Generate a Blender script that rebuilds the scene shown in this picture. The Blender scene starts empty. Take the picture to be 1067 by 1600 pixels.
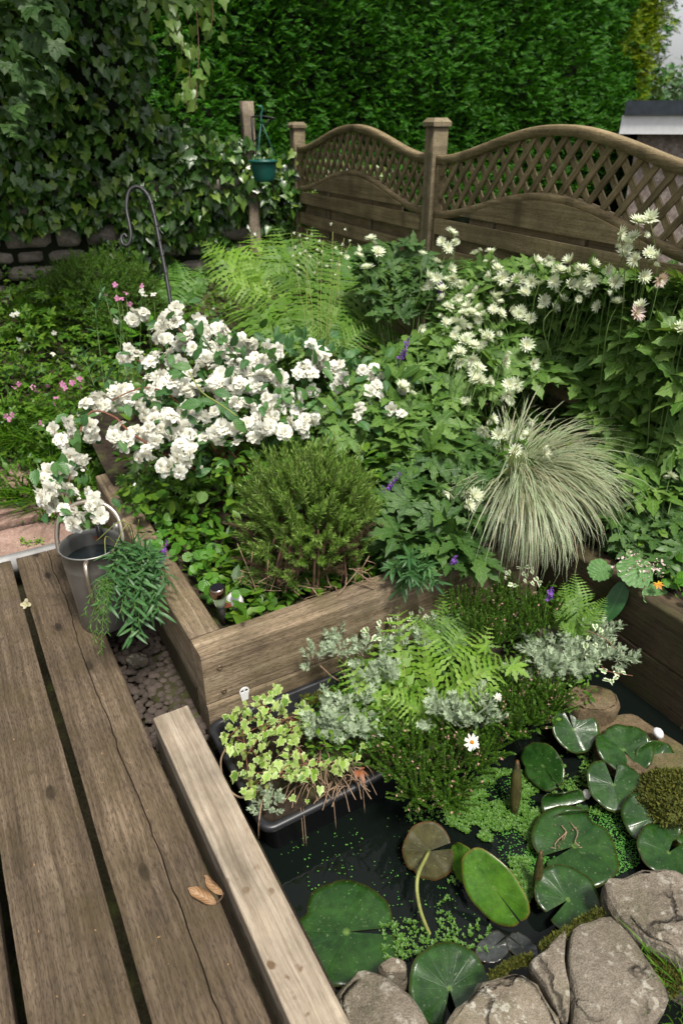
import bpy, math, random
import numpy as np
from mathutils import Vector, Matrix

random.seed(5)
rng = np.random.default_rng(11)
sc = bpy.context.scene
col = sc.collection
pi = math.pi

# ------------------------------------------------------------------ camera, sky, sun, exposure
FPX, PITCH, EYE = 1067.0, math.radians(29.6), 1.6
cam_d = bpy.data.cameras.new("camera"); cam = bpy.data.objects.new("camera", cam_d); col.objects.link(cam)
cam.location = (0, 0, EYE); cam.rotation_euler = (pi / 2 - PITCH, 0, 0)
cam_d.sensor_fit = 'VERTICAL'; cam_d.sensor_height = 36.0; cam_d.lens = 24.0
cam_d.clip_start = 0.05; cam_d.clip_end = 400
cam_d.dof.use_dof = True; cam_d.dof.focus_distance = 2.05; cam_d.dof.aperture_fstop = 4.0
sc.camera = cam
SUN_AZ = (0.50, -0.85); SUN_EL = math.radians(65)
world = bpy.data.worlds.new("World"); sc.world = world; world.use_nodes = True
wn, wl = world.node_tree.nodes, world.node_tree.links
bg = wn["Background"]; sky = wn.new("ShaderNodeTexSky"); sky.sky_type = 'NISHITA'; sky.sun_disc = False
sky.sun_elevation = SUN_EL; sky.sun_rotation = math.atan2(SUN_AZ[0], SUN_AZ[1])
sky.dust_density = 3.0
hs = wn.new("ShaderNodeHueSaturation"); hs.inputs["Saturation"].default_value = 0.10   # cloud cover: a grey-white sky
wl.new(sky.outputs[0], hs.inputs["Color"]); wl.new(hs.outputs[0], bg.inputs[0]); bg.inputs[1].default_value = 0.05
sun_d = bpy.data.lights.new("sun", 'SUN'); sun_d.energy = 1.5; sun_d.angle = math.radians(10); sun_d.color = (1, .94, .84)
sun = bpy.data.objects.new("sun", sun_d); col.objects.link(sun)
ca = math.cos(SUN_EL) / math.hypot(*SUN_AZ)
sun.rotation_euler = Vector((SUN_AZ[0] * ca, SUN_AZ[1] * ca, math.sin(SUN_EL))).to_track_quat('Z', 'Y').to_euler()
sc.view_settings.view_transform = 'Standard'; sc.view_settings.look = 'None'
sc.view_settings.gamma = 1; sc.view_settings.use_curve_mapping = False
sc.view_settings.exposure = 1.82
sc.cycles.max_bounces = 6; sc.cycles.transparent_max_bounces = 8

cP, sP = math.cos(PITCH), math.sin(PITCH)
def ray(u, v):
    a = (u - 533.5) / FPX; b = -(v - 800) / FPX
    return np.array([a, cP + sP * b, -sP + cP * b])
def at(u, v, z):                     # where the line of sight meets the level z
    r = ray(u, v); t = (z - EYE) / r[2]
    return np.array([r[0] * t, r[1] * t, z])
def dep(u, v, d):                    # a point at a distance d along the optical axis
    return ray(u, v) * d + np.array([0, 0, EYE])
RZ = math.radians(30)                # deck, bed and fence stand 30 degrees to the view
E1 = np.array([-.5, .8660254, 0]); E2 = np.array([.8660254, .5, 0]); UP = np.array([0, 0, 1.])
def L(s, w, z=0.0): return E1 * s + E2 * w + UP * z
CAM = np.array([0, 0, EYE])

# ------------------------------------------------------------------ materials
def nodes(name):
    m = bpy.data.materials.new(name); m.use_nodes = True
    nt = m.node_tree; return m, nt.nodes, nt.links, nt.nodes["Principled BSDF"], nt.nodes["Material Output"]
def mathn(N, K, op, a, b=None, clamp=False):
    n = N.new("ShaderNodeMath"); n.operation = op; n.use_clamp = clamp
    for i, x in enumerate((a, b)):
        if x is None: continue
        if isinstance(x, (int, float)): n.inputs[i].default_value = x
        else: K.new(x, n.inputs[i])
    return n.outputs[0]
def ramp(N, K, fac, stops):
    r = N.new("ShaderNodeValToRGB"); e = r.color_ramp.elements
    while len(e) < len(stops): e.new(0.5)
    for i, (p, c) in enumerate(stops):
        e[i].position = p; e[i].color = (c[0], c[1], c[2], 1) if not isinstance(c, (int, float)) else (c, c, c, 1)
    K.new(fac, r.inputs[0]); return r.outputs[0]
def mixc(N, K, fac, a, b, mode='MIX'):
    n = N.new("ShaderNodeMix"); n.data_type = 'RGBA'; n.blend_type = mode
    for i, x in ((0, fac), (6, a), (7, b)):
        if isinstance(x, (int, float)): n.inputs[i].default_value = x
        elif isinstance(x, tuple): n.inputs[i].default_value = (*x, 1)
        else: K.new(x, n.inputs[i])
    return n.outputs[2]
def noise(N, K, vec, scale, detail=3, rough=.55, dist=0):
    n = N.new("ShaderNodeTexNoise"); n.inputs["Scale"].default_value = scale; n.inputs["Detail"].default_value = detail
    n.inputs["Roughness"].default_value = rough; n.inputs["Distortion"].default_value = dist
    if vec is not None: K.new(vec, n.inputs["Vector"])
    return n.outputs[0]
def mapping(N, K, vec, scale=(1, 1, 1), loc=(0, 0, 0)):
    n = N.new("ShaderNodeMapping"); n.inputs["Scale"].default_value = scale; n.inputs["Location"].default_value = loc
    K.new(vec, n.inputs["Vector"]); return n.outputs[0]
def bump(N, K, h, strength, dist, bs):
    n = N.new("ShaderNodeBump"); n.inputs["Strength"].default_value = strength; n.inputs["Distance"].default_value = dist
    K.new(h, n.inputs["Height"]); K.new(n.outputs[0], bs.inputs["Normal"]); return n.outputs[0]

def sat(c, k=1.16):
    l = .3 * c[0] + .6 * c[1] + .1 * c[2]; return tuple(max(.002, l + k * (x - l)) for x in c)
def leafmat(name, cols, rough=.5, trans=.25, rib=None, ribw=.05, side=0.0, spec=.4, edge=None, veins=0, tcol=None, speckle=.25):
    """cols: 3-4 leaf colours spread over the single leaves; rib: midrib colour; edge: (colour, width) of the margin"""
    cols = [sat(x) for x in cols]
    m, N, K, bs, out = nodes(name)
    oi = N.new("ShaderNodeObjectInfo"); ge = N.new("ShaderNodeNewGeometry")
    r = mathn(N, K, 'FRACT', mathn(N, K, 'ADD', oi.outputs["Random"], ge.outputs["Random Per Island"]))
    cols = cols * 2 if len(cols) == 1 else cols; k = len(cols); c = ramp(N, K, r, [(i / max(1, k - 1), x) for i, x in enumerate(cols)])
    uv = N.new("ShaderNodeUVMap").outputs[0]; sep = N.new("ShaderNodeSeparateXYZ"); K.new(uv, sep.inputs[0])
    tc = N.new("ShaderNodeTexCoord")
    nz = noise(N, K, ge.outputs["Position"], 60, 2)
    c = mixc(N, K, speckle, c, mixc(N, K, 1.0, c, ramp(N, K, nz, [(.3, .35), (.7, 1.6)]), 'MULTIPLY'))
    d = mathn(N, K, 'ABSOLUTE', mathn(N, K, 'SUBTRACT', sep.outputs[0], .5))
    h = None
    if edge:
        e = mathn(N, K, 'ADD', d, mathn(N, K, 'MULTIPLY', mathn(N, K, 'SUBTRACT', nz, .5), .25))
        f = ramp(N, K, e, [(.5 - edge[1] - .04, 0), (.5 - edge[1], 1)])
        c = mixc(N, K, f, c, edge[0])
    if rib:
        f = ramp(N, K, d, [(0, 1), (ribw, 0)])
        c = mixc(N, K, mathn(N, K, 'MULTIPLY', f, .8), c, rib)
    if veins:
        vv = mathn(N, K, 'SUBTRACT', mathn(N, K, 'MULTIPLY', sep.outputs[1], veins), mathn(N, K, 'MULTIPLY', d, veins * .7))
        h = mathn(N, K, 'ABSOLUTE', mathn(N, K, 'SUBTRACT', mathn(N, K, 'FRACT', vv), .5))
        f = ramp(N, K, h, [(0, .62), (.16, 1.05)])
        c = mixc(N, K, 1.0, c, f, 'MULTIPLY')
        bump(N, K, h, .45, .004, bs)
    K.new(c, bs.inputs["Base Color"]); bs.inputs["Roughness"].default_value = rough
    bs.inputs["Specular IOR Level"].default_value = spec
    if trans:
        tr = N.new("ShaderNodeBsdfTranslucent"); tcx = mixc(N, K, 1.0, c, tcol or (1.25, 1.15, .55), 'MULTIPLY'); K.new(tcx, tr.inputs[0])
        mx = N.new("ShaderNodeMixShader"); mx.inputs[0].default_value = trans
        K.new(bs.outputs[0], mx.inputs[1]); K.new(tr.outputs[0], mx.inputs[2]); K.new(mx.outputs[0], out.inputs[0])
    return m

def plain(name, c, rough=.6, metal=0.0, spec=.4, var=.3, vs=20, bstr=0, c2=None):
    m, N, K, bs, out = nodes(name); tc = N.new("ShaderNodeTexCoord")
    n = noise(N, K, tc.outputs["Object"], vs, 4)
    cc = mixc(N, K, ramp(N, K, n, [(.3, 0), (.7, 1)]), tuple(x * (1 - var) for x in c), c2 or tuple(min(1, x * (1 + var)) for x in c))
    K.new(cc, bs.inputs["Base Color"]); bs.inputs["Roughness"].default_value = rough; bs.inputs["Metallic"].default_value = metal
    bs.inputs["Specular IOR Level"].default_value = spec
    if bstr: bump(N, K, n, bstr, .01, bs)
    return m

def wood(name, dark, mid, light, green=0.0, knots=.9, spots=0.0, bstr=.5, gcol=(.05, .06, .02), rough=.8, dash=.5):
    """weathered timber, the grain along the local Y axis"""
    m, N, K, bs, out = nodes(name); tc = N.new("ShaderNodeTexCoord"); oi = N.new("ShaderNodeObjectInfo")
    off = N.new("ShaderNodeVectorMath"); off.operation = 'ADD'; K.new(tc.outputs["Object"], off.inputs[0])
    cmb = N.new("ShaderNodeCombineXYZ"); r = mathn(N, K, 'MULTIPLY', oi.outputs["Random"], 37.0)
    for i in range(3): K.new(r, cmb.inputs[i])
    K.new(cmb.outputs[0], off.inputs[1]); P = off.outputs[0]
    # bend the grain round the knots
    vk = N.new("ShaderNodeTexVoronoi"); vk.voronoi_dimensions = '2D'; vk.inputs["Scale"].default_value = 1; vk.inputs["Randomness"].default_value = .95
    K.new(mapping(N, K, P, (7.5, 3.4, 1.2)), vk.inputs["Vector"])
    kd = vk.outputs["Distance"]
    bend = mathn(N, K, 'MULTIPLY', ramp(N, K, kd, [(0, 1), (.45, 0)]), .35)
    Pw = N.new("ShaderNodeVectorMath"); Pw.operation = 'ADD'; K.new(P, Pw.inputs[0])
    cb = N.new("ShaderNodeCombineXYZ"); K.new(mathn(N, K, 'MULTIPLY', bend, .02), cb.inputs[0]); K.new(cb.outputs[0], Pw.inputs[1]); Pg = Pw.outputs[0]
    g1 = noise(N, K, mapping(N, K, Pg, (130, 2.6, 130)), 1, 5, .65, .15)
    g2 = noise(N, K, mapping(N, K, Pg, (38, .8, 38)), 1, 4, .6, .1)
    g3 = noise(N, K, mapping(N, K, Pg, (340, 48, 340)), 1, 2)
    big = noise(N, K, P, 4.5, 4, .6)
    g = mathn(N, K, 'ADD', mathn(N, K, 'MULTIPLY', g1, .55), mathn(N, K, 'MULTIPLY', g2, .45))
    c = ramp(N, K, g, [(.36, dark), (.5, mid), (.64, light)])
    c = mixc(N, K, 1.0, c, ramp(N, K, big, [(.3, .6), (.7, 1.25)]), 'MULTIPLY')
    c = mixc(N, K, 1.0, c, ramp(N, K, noise(N, K, mapping(N, K, P, (9, 1.6, 9)), 1, 5, .7), [(.3, .8), (.62, 1.1)]), 'MULTIPLY')
    ds = ramp(N, K, g3, [(.38, 1), (.47, 0)])
    c = mixc(N, K, mathn(N, K, 'MULTIPLY', ds, dash), c, tuple(x * .35 for x in dark))
    # knots: dark cores with a ring, only in some cells
    kz = N.new("ShaderNodeSeparateXYZ"); K.new(vk.outputs["Color"], kz.inputs[0])
    has = mathn(N, K, 'GREATER_THAN', kz.outputs[0], .5)
    kk = mathn(N, K, 'MULTIPLY', ramp(N, K, kd, [(.05, 1), (.085, .8), (.1, .35), (.2, 0)]), has)
    c = mixc(N, K, mathn(N, K, 'MULTIPLY', kk, knots), c, tuple(x * .32 for x in dark))
    if spots:
        vs = N.new("ShaderNodeTexVoronoi"); vs.inputs["Scale"].default_value = 34
        vd = N.new("ShaderNodeTexNoise"); vd.inputs["Scale"].default_value = 60; K.new(P, vd.inputs["Vector"]); va = N.new("ShaderNodeVectorMath"); va.operation = 'MULTIPLY_ADD'; K.new(vd.outputs["Color"], va.inputs[0]); va.inputs[1].default_value = (.016, .016, .016); K.new(P, va.inputs[2])
        K.new(mapping(N, K, va.outputs[0], (1, .8, 1)), vs.inputs["Vector"])
        sz = N.new("ShaderNodeSeparateXYZ"); K.new(vs.outputs["Color"], sz.inputs[0])
        sy = N.new("ShaderNodeSeparateXYZ"); K.new(tc.outputs["Object"], sy.inputs[0])
        near = ramp(N, K, mathn(N, K, 'ADD', mathn(N, K, 'MULTIPLY', sy.outputs[1], -1.0), 1.72), [(.35, 0), (.75, 1)])
        k2 = mathn(N, K, 'MULTIPLY', mathn(N, K, 'MULTIPLY', ramp(N, K, mathn(N, K, 'SUBTRACT', vs.outputs["Distance"], mathn(N, K, 'MULTIPLY', sz.outputs[2], .25)), [(.1, 1), (.26, 0)]), mathn(N, K, 'GREATER_THAN', sz.outputs[1], .62)), near)
        c = mixc(N, K, mathn(N, K, 'MULTIPLY', k2, spots), c, (.09, .048, .02))
    if green:
        gn = noise(N, K, P, 7, 5, .65)
        c = mixc(N, K, mathn(N, K, 'MULTIPLY', ramp(N, K, gn, [(.42, 0), (.68, 1)]), green), c, gcol)
    K.new(c, bs.inputs["Base Color"]); bs.inputs["Roughness"].default_value = rough; bs.inputs["Specular IOR Level"].default_value = .25
    hh = mathn(N, K, 'SUBTRACT', g, mathn(N, K, 'MULTIPLY', ds, .3))
    bump(N, K, hh, bstr, .006, bs)
    return m

def stonemat(name, a, b, c3, lichen=.25, moss=.0, scale=8, lc=(.42, .40, .34), cracks=0.0):
    m, N, K, bs, out = nodes(name); tc = N.new("ShaderNodeTexCoord"); oi = N.new("ShaderNodeObjectInfo")
    off = N.new("ShaderNodeVectorMath"); off.operation = 'ADD'; K.new(tc.outputs["Object"], off.inputs[0])
    cmb = N.new("ShaderNodeCombineXYZ"); r = mathn(N, K, 'MULTIPLY', oi.outputs["Random"], 31.0)
    for i in range(3): K.new(r, cmb.inputs[i])
    K.new(cmb.outputs[0], off.inputs[1]); P = off.outputs[0]
    n1 = noise(N, K, P, scale, 6, .65); n2 = noise(N, K, P, scale * 9, 4, .7); n3 = noise(N, K, P, scale * 40, 2)
    f = mathn(N, K, 'ADD', mathn(N, K, 'MULTIPLY', n1, .6), mathn(N, K, 'MULTIPLY', n2, .4))
    c = ramp(N, K, f, [(.34, a), (.5, b), (.66, c3)])
    c = mixc(N, K, 1.0, c, ramp(N, K, oi.outputs["Random"], [(0, .75), (1, 1.2)]), 'MULTIPLY')
    c = mixc(N, K, .6, c, mixc(N, K, 1.0, c, ramp(N, K, n3, [(.3, .4), (.7, 1.6)]), 'MULTIPLY'))
    if lichen:
        ln = noise(N, K, P, scale * 3.2, 5, .75)
        c = mixc(N, K, mathn(N, K, 'MULTIPLY', ramp(N, K, ln, [(.56, 0), (.63, 1)]), lichen), c, lc)
    if moss:
        mn = noise(N, K, P, scale * 1.1, 5, .7)
        c = mixc(N, K, mathn(N, K, 'MULTIPLY', ramp(N, K, mn, [(.5, 0), (.62, 1)]), moss), c, (.07, .09, .02))
    hh = mathn(N, K, 'ADD', f, mathn(N, K, 'MULTIPLY', n3, .25))
    if cracks:
        dn = N.new("ShaderNodeTexNoise"); dn.inputs["Scale"].default_value = 11; dn.inputs["Detail"].default_value = 5; K.new(P, dn.inputs["Vector"])
        va = N.new("ShaderNodeVectorMath"); va.operation = 'MULTIPLY_ADD'; K.new(dn.outputs["Color"], va.inputs[0]); va.inputs[1].default_value = (.12, .12, .12); K.new(P, va.inputs[2])
        ve = N.new("ShaderNodeTexVoronoi"); ve.feature = 'DISTANCE_TO_EDGE'; ve.inputs["Scale"].default_value = 4.2; K.new(va.outputs[0], ve.inputs["Vector"])
        ck_ = ramp(N, K, ve.outputs["Distance"], [(.004, 1), (.022, 0)]); gate = ramp(N, K, noise(N, K, P, 6, 2), [(.45, 0), (.6, 1)]); ck_ = mathn(N, K, 'MULTIPLY', ck_, gate)
        c = mixc(N, K, mathn(N, K, 'MULTIPLY', ck_, cracks), c, tuple(x * .25 for x in a)); hh = mathn(N, K, 'SUBTRACT', hh, mathn(N, K, 'MULTIPLY', ck_, .8))
        vl = N.new("ShaderNodeTexVoronoi"); vl.inputs["Scale"].default_value = 38; K.new(va.outputs[0], vl.inputs["Vector"]); lz = N.new("ShaderNodeSeparateXYZ"); K.new(vl.outputs["Color"], lz.inputs[0])
        sp_ = mathn(N, K, 'MULTIPLY', ramp(N, K, vl.outputs["Distance"], [(.24, 1), (.34, 0)]), mathn(N, K, 'GREATER_THAN', lz.outputs[0], .74)); c = mixc(N, K, mathn(N, K, 'MULTIPLY', sp_, lichen), c, lc)
    K.new(c, bs.inputs["Base Color"]); bs.inputs["Roughness"].default_value = .85; bs.inputs["Specular IOR Level"].default_value = .25
    bump(N, K, hh, .8, .014, bs)
    return m

# ------------------------------------------------------------------ mesh building
class Geo:
    def __init__(s): s.V = []; s.I = []; s.C = []; s.U = []; s.M = []; s.n = 0
    def add(s, V, F, uv=None, mat=0):
        V = np.asarray(V, float).reshape(-1, 3)
        for f in F: s.I.append(np.asarray(f) + s.n); s.C.append(np.array([len(f)]))
        s.M.append(np.full(len(F), mat)); s.V.append(V)
        s.U.append(np.zeros((len(V), 2)) if uv is None else np.asarray(uv, float)); s.n += len(V)
    def inst(s, T, P, R, S, mat=None):
        """many copies of template T: P (n,3) places, R (n,3,3) frames, S (n,) or (n,3) sizes"""
        P = np.asarray(P, float).reshape(-1, 3); n = len(P)
        if n == 0: return
        S = np.asarray(S, float)
        if S.ndim == 1: S = np.repeat(S[:, None], 3, 1)
        v = np.einsum('nij,nkj->nki', R, T['V'][None] * S[:, None, :]) + P[:, None]
        k = len(T['V']); o = s.n + np.arange(n)[:, None] * k
        s.V.append(v.reshape(-1, 3)); s.I.append((T['I'][None] + o).ravel()); s.C.append(np.tile(T['C'], n))
        s.U.append(np.tile(T['U'], (n, 1))); s.M.append(np.tile(T['M'] if mat is None else np.full(len(T['C']), mat), n)); s.n += n * k
    def tmpl(s):
        return dict(V=np.concatenate(s.V), I=np.concatenate(s.I), C=np.concatenate(s.C), U=np.concatenate(s.U), M=np.concatenate(s.M))
    def mesh(s, name, mats, smooth=True):
        return tmesh(name, s.tmpl(), mats, smooth)
def tmesh(name, T, mats, smooth=True):
    me = bpy.data.meshes.new(name); V, I, C, U, M = T['V'], T['I'].astype(np.int32), T['C'].astype(np.int32), T['U'], T['M']
    me.vertices.add(len(V)); me.vertices.foreach_set('co', V.astype(np.float32).ravel())
    me.loops.add(len(I)); me.loops.foreach_set('vertex_index', I)
    me.polygons.add(len(C)); st = np.concatenate([[0], np.cumsum(C)[:-1]]).astype(np.int32)
    me.polygons.foreach_set('loop_start', st); me.polygons.foreach_set('loop_total', C)
    me.polygons.foreach_set('use_smooth', np.full(len(C), smooth)); me.polygons.foreach_set('material_index', M.astype(np.int32))
    uv = me.uv_layers.new(name="uv"); uv.data.foreach_set('uv', U[I].astype(np.float32).ravel())
    for m in (mats if isinstance(mats, (list, tuple)) else [mats]): me.materials.append(m)
    me.update(calc_edges=True); me.validate(); return me

def tag(o, label=None, cat=None, group=None, kind=None):
    if label: o["label"] = label
    if cat: o["category"] = cat
    if group: o["group"] = group
    if kind: o["kind"] = kind
    return o
def obj(name, me, parent=None, loc=None, rot=None):
    o = bpy.data.objects.new(name, me); col.objects.link(o)
    if parent is not None: o.parent = parent
    if loc is not None: o.location = loc
    if rot is not None: o.rotation_euler = rot
    return o
def thing(name, label, cat, loc, group=None, rz=0.0):
    o = obj(name, None, None, loc, (0, 0, rz)); o.empty_display_size = .05
    return tag(o, label, cat, group)
def wloc(o):                                     # world place of a part's parent
    p = np.zeros(3)
    while o is not None: p = p + np.array(o.location); o = o.parent
    return p
def part(name, geo, mats, root, smooth=True, kind=None):
    """geo in world coordinates -> a part of root (an Empty without rotation)"""
    T = geo.tmpl(); T['V'] = T['V'] - wloc(root)
    o = obj(name, tmesh(name, T, mats, smooth), root)
    if kind: o["kind"] = kind
    return o
def put(name, me, root, p, R, s):
    o = bpy.data.objects.new(name, me); col.objects.link(o); o.parent = root
    s = np.asarray(s, float); s = np.repeat(s, 3) if s.ndim == 0 else s
    M = Matrix(((R * s[None, :]).tolist())).to_4x4(); M.translation = Vector(np.asarray(p) - wloc(root)); o.matrix_basis = M
    return o
def unit(a):
    a = np.asarray(a, float); return a / np.maximum(1e-9, np.linalg.norm(a, axis=-1, keepdims=True))
def frames(D, Nn):
    y = unit(D); x = np.cross(y, Nn); x = unit(x); z = np.cross(x, y)
    return np.stack([x, y, z], axis=-1)
def rand_dirs(n):
    return unit(rng.normal(size=(n, 3)))

def tube(g, pts, r, sides=6, mat=0, cap=True):
    pts = np.asarray(pts, float); n = len(pts); r = np.broadcast_to(np.asarray(r, float), (n,))
    t = unit(np.gradient(pts, axis=0)); ref = np.array([0, 0, 1.]) if abs(t[:, 2]).mean() < .85 else np.array([1., 0, 0])
    V = []; a = np.arange(sides) / sides * 2 * pi
    for i in range(n):
        x = unit(np.cross(t[i], ref)); y = np.cross(x, t[i])
        V.append(pts[i] + r[i] * (np.cos(a)[:, None] * x + np.sin(a)[:, None] * y))
    V = np.concatenate(V); F = []
    for i in range(n - 1):
        for k in range(sides):
            k2 = (k + 1) % sides; F.append((i * sides + k, i * sides + k2, (i + 1) * sides + k2, (i + 1) * sides + k))
    if cap: F.append(tuple(range(sides))[::-1]); F.append(tuple((n - 1) * sides + k for k in range(sides)))
    uv = np.repeat(np.stack([np.full(n, .25), np.linspace(0, 1, n)], 1), sides, 0)
    g.add(V, F, uv, mat)
def spline(pts, n=16):
    p = np.asarray(pts, float); k = len(p); p = np.vstack([2 * p[0] - p[1], p, 2 * p[-1] - p[-2]]); out = []
    for q in np.linspace(0, k - 1 - 1e-6, n):
        i = int(q); t = q - i; a, b, c, d = p[i:i + 4]
        out.append(.5 * (2 * b + (c - a) * t + (2 * a - 5 * b + 4 * c - d) * t * t + (3 * b - a - 3 * c + d) * t ** 3))
    return np.array(out)
def lathe(g, prof, sides=32, mat=0, center=(0, 0, 0)):
    V = []; F = []; a = np.arange(sides) / sides * 2 * pi
    for r, z in prof: V.append(np.stack([np.cos(a) * r, np.sin(a) * r, np.full(sides, z)], 1))
    for i in range(len(prof) - 1):
        for k in range(sides):
            k2 = (k + 1) % sides; F.append((i * sides + k, i * sides + k2, (i + 1) * sides + k2, (i + 1) * sides + k))
    g.add(np.concatenate(V) + np.asarray(center), F, None, mat)
def box(g, x0, x1, y0, y1, z0, z1, mat=0):
    V = [(x, y, z) for z in (z0, z1) for y in (y0, y1) for x in (x0, x1)]
    g.add(V, [(0, 2, 3, 1), (4, 5, 7, 6), (0, 1, 5, 4), (2, 6, 7, 3), (0, 4, 6, 2), (1, 3, 7, 5)], None, mat)
def timber(wx, ly, hz, bev=.006, ny=24, wob=.0015, crack=None, sag=0.0, nx=6, seed=0):
    """a sawn timber centred on its origin in X, from 0 to ly in Y, top at z = 0: worn rounded arrises, uneven faces, real shakes"""
    rs = np.random.default_rng(seed + 100); g = Geo(); h = wx / 2
    xs = [-h + bev] + list(np.linspace(-h, h, nx + 1)[1:-1]) + [h - bev]
    prof = [(-h, -hz), (-h, -bev), (-h + bev * .3, -bev * .3)] + [(x, 0.0) for x in xs] + [(h - bev * .3, -bev * .3), (h, -bev), (h, -hz)]
    ci = None
    if crack:
        cx = crack; j = min(range(3, len(prof) - 3), key=lambda q: abs(prof[q][0] - cx)); prof[j] = (cx, 0)
        prof = prof[:j] + [(cx - .0012, 0), (cx, -.012), (cx + .0012, 0)] + prof[j + 1:]; ci = (j, j + 1, j + 2)
    m = len(prof); ys = np.linspace(0, ly, ny + 1); V = np.zeros((ny + 1, m, 3))
    wv = np.cumsum(rs.normal(0, .004, ny + 1)); wv -= np.linspace(wv[0], wv[-1], ny + 1)
    ed = np.stack([np.interp(ys, np.linspace(0, ly, max(3, int(ly / .22))), rs.normal(0, wob, max(3, int(ly / .22)))) for _ in (0, 1)], 1) + rs.normal(0, wob * .2, (ny + 1, 2))
    for k, (x, z) in enumerate(prof):
        V[:, k, 0] = x; V[:, k, 1] = ys; V[:, k, 2] = z
        if k in (0, 1, 2): V[:, k, 0] += ed[:, 0]
        if k in (m - 1, m - 2, m - 3): V[:, k, 0] += ed[:, 1]
        if 2 <= k <= m - 3: V[:, k, 2] += rs.normal(0, wob * .35, ny + 1)
    if ci:
        opn = np.clip(np.interp(ys / ly, [0, .1, .5, .9, 1], [1, .8, .9, .7, .9]), 0, 1)
        for q, k in enumerate(ci):
            V[:, k, 0] += np.clip(wv * .5, -.008, .008) + (q - 1) * 0.0016 * rs.random(ny + 1)
        V[:, ci[1], 2] = -.012 * opn
    F = []
    for i in range(ny):
        for k in range(m - 1): F.append((i * m + k, i * m + k + 1, (i + 1) * m + k + 1, (i + 1) * m + k))
        F.append((i * m + m - 1, i * m, (i + 1) * m, (i + 1) * m + m - 1))
    F.append(tuple(range(m))[::-1]); F.append(tuple(ny * m + k for k in range(m)))
    V = V.reshape(-1, 3)
    F = [f[::-1] for f in F]
    g.add(V, F); return g
def fix_normals(me):
    import bmesh
    b = bmesh.new(); b.from_mesh(me); bmesh.ops.recalc_face_normals(b, faces=b.faces); b.to_mesh(me); b.free()
def noise3(P, seed=0, freq=1.0, octs=3):
    """cheap smooth noise from summed sines"""
    rs = np.random.default_rng(seed); P = np.asarray(P) * freq; o = np.zeros(P.shape[:-1]); a = 1.0
    for k in range(octs):
        for j in range(3):
            d = unit(rs.normal(size=3)) * (2.2 * 1.9 ** k); o = o + a * np.sin(P @ d + rs.random() * 6.28) / 3
        a *= .55
    return o
def rock(poly, ztop, thick, seed, rough=.012, bev=.03, dome=.015):
    """slab of stone over a plan outline (world x, y): knocked arrises, uneven top"""
    rs = np.random.default_rng(seed); p = np.asarray(poly, float)
    q = []
    for i in range(len(p)):
        a, b = p[i], p[(i + 1) % len(p)]; k = max(3, int(np.linalg.norm(b - a) / .025))
        for t in np.arange(k) / k: q.append(a + (b - a) * t)
    q = np.array(q); c = q.mean(0); q = (q * 3 + np.roll(q, 1, 0) + np.roll(q, -1, 0)) / 5
    n = len(q); size = np.linalg.norm(q - c, axis=1).mean(); b = min(bev, size * .3) / size
    rings = [(.96, -thick), (1.0, -thick * .75), (1.01, -thick * .45), (1.0, -bev * 1.2), (1 - b * .3, -bev * .3), (1 - b * .8, 0), (.88, 0), (.78, 0), (.66, 0), (.54, 0), (.42, 0), (.3, 0), (.2, 0), (.1, 0)]
    V = []; F = []
    for k, (s, z) in enumerate(rings):
        d = (q - c) * s; P = np.column_stack([c + d, np.full(n, ztop + z)])
        nz = noise3(P, seed, 9, 2) + .35 * noise3(P, seed + 7, 34, 3) - .25 * np.abs(noise3(P, seed + 8, 16, 2)); r2 = np.linalg.norm(d, axis=1) / size
        P[:, 2] += (rough * nz if k >= 3 else 0) + (dome * (1 - np.clip(r2, 0, 1) ** 2) if k >= 4 else 0)
        if k < 6: P[:, :2] += (unit(q - c) * (noise3(P, seed + 1, 22, 3) * rough * 1.1)[:, None])
        V.append(P)
    V.append(np.array([[c[0], c[1], ztop + dome]])); R = len(rings)
    for k in range(R - 1):
        for i in range(n): F.append((k * n + i, k * n + (i + 1) % n, (k + 1) * n + (i + 1) % n, (k + 1) * n + i))
    for i in range(n): F.append(((R - 1) * n + i, (R - 1) * n + (i + 1) % n, R * n))
    g = Geo(); g.add(np.concatenate(V), F); return g
def pebble_mesh(name, mat, seed):
    import bmesh
    b = bmesh.new(); bmesh.ops.create_icosphere(b, subdivisions=2, radius=1); rs = np.random.default_rng(seed)
    sx, sy, sz = rs.uniform(.8, 1.15), rs.uniform(.7, 1), rs.uniform(.55, .75)
    for v in b.verts:
        k = 1 + .1 * float(noise3(np.array(v.co), seed, 1.0, 2)); v.co = Vector((v.co.x * sx * k, v.co.y * sy * k, v.co.z * sz * k))
    for f in b.faces: f.smooth = True
    me = bpy.data.meshes.new(name); b.to_mesh(me); b.free(); me.materials.append(mat); return me
# ------------------------------------------------------------------ leaf, petal and sprig templates (base at the origin, along +Y, face +Z)
def strip(n=4, w=.4, prof=None, fold=.12, droop=.15, teeth=0.0, wave=0.0, side=0.0):
    prof = prof or (lambda t: math.sin(pi * min(1, t ** .8)) ** .75)
    V = []; U = []
    for i in range(n + 1):
        t = i / n; hw = w / 2 * max(.02, prof(t)) * (1 + teeth * (1 if i % 2 else -1) * (0 < i < n))
        z = -droop * t * t; x0 = side * t * t
        V += [(x0 - hw, t, z + fold * hw + wave * math.sin(i * 2.4)), (x0, t, z), (x0 + hw, t, z + fold * hw - wave * math.sin(i * 2.4 + 1))]
        U += [(0, t), (.5, t), (1, t)]
    F = []
    for i in range(n):
        a = i * 3; F += [(a, a + 1, a + 4, a + 3), (a + 1, a + 2, a + 5, a + 4)]
    g = Geo(); g.add(V, F, U); return g.tmpl()
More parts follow.
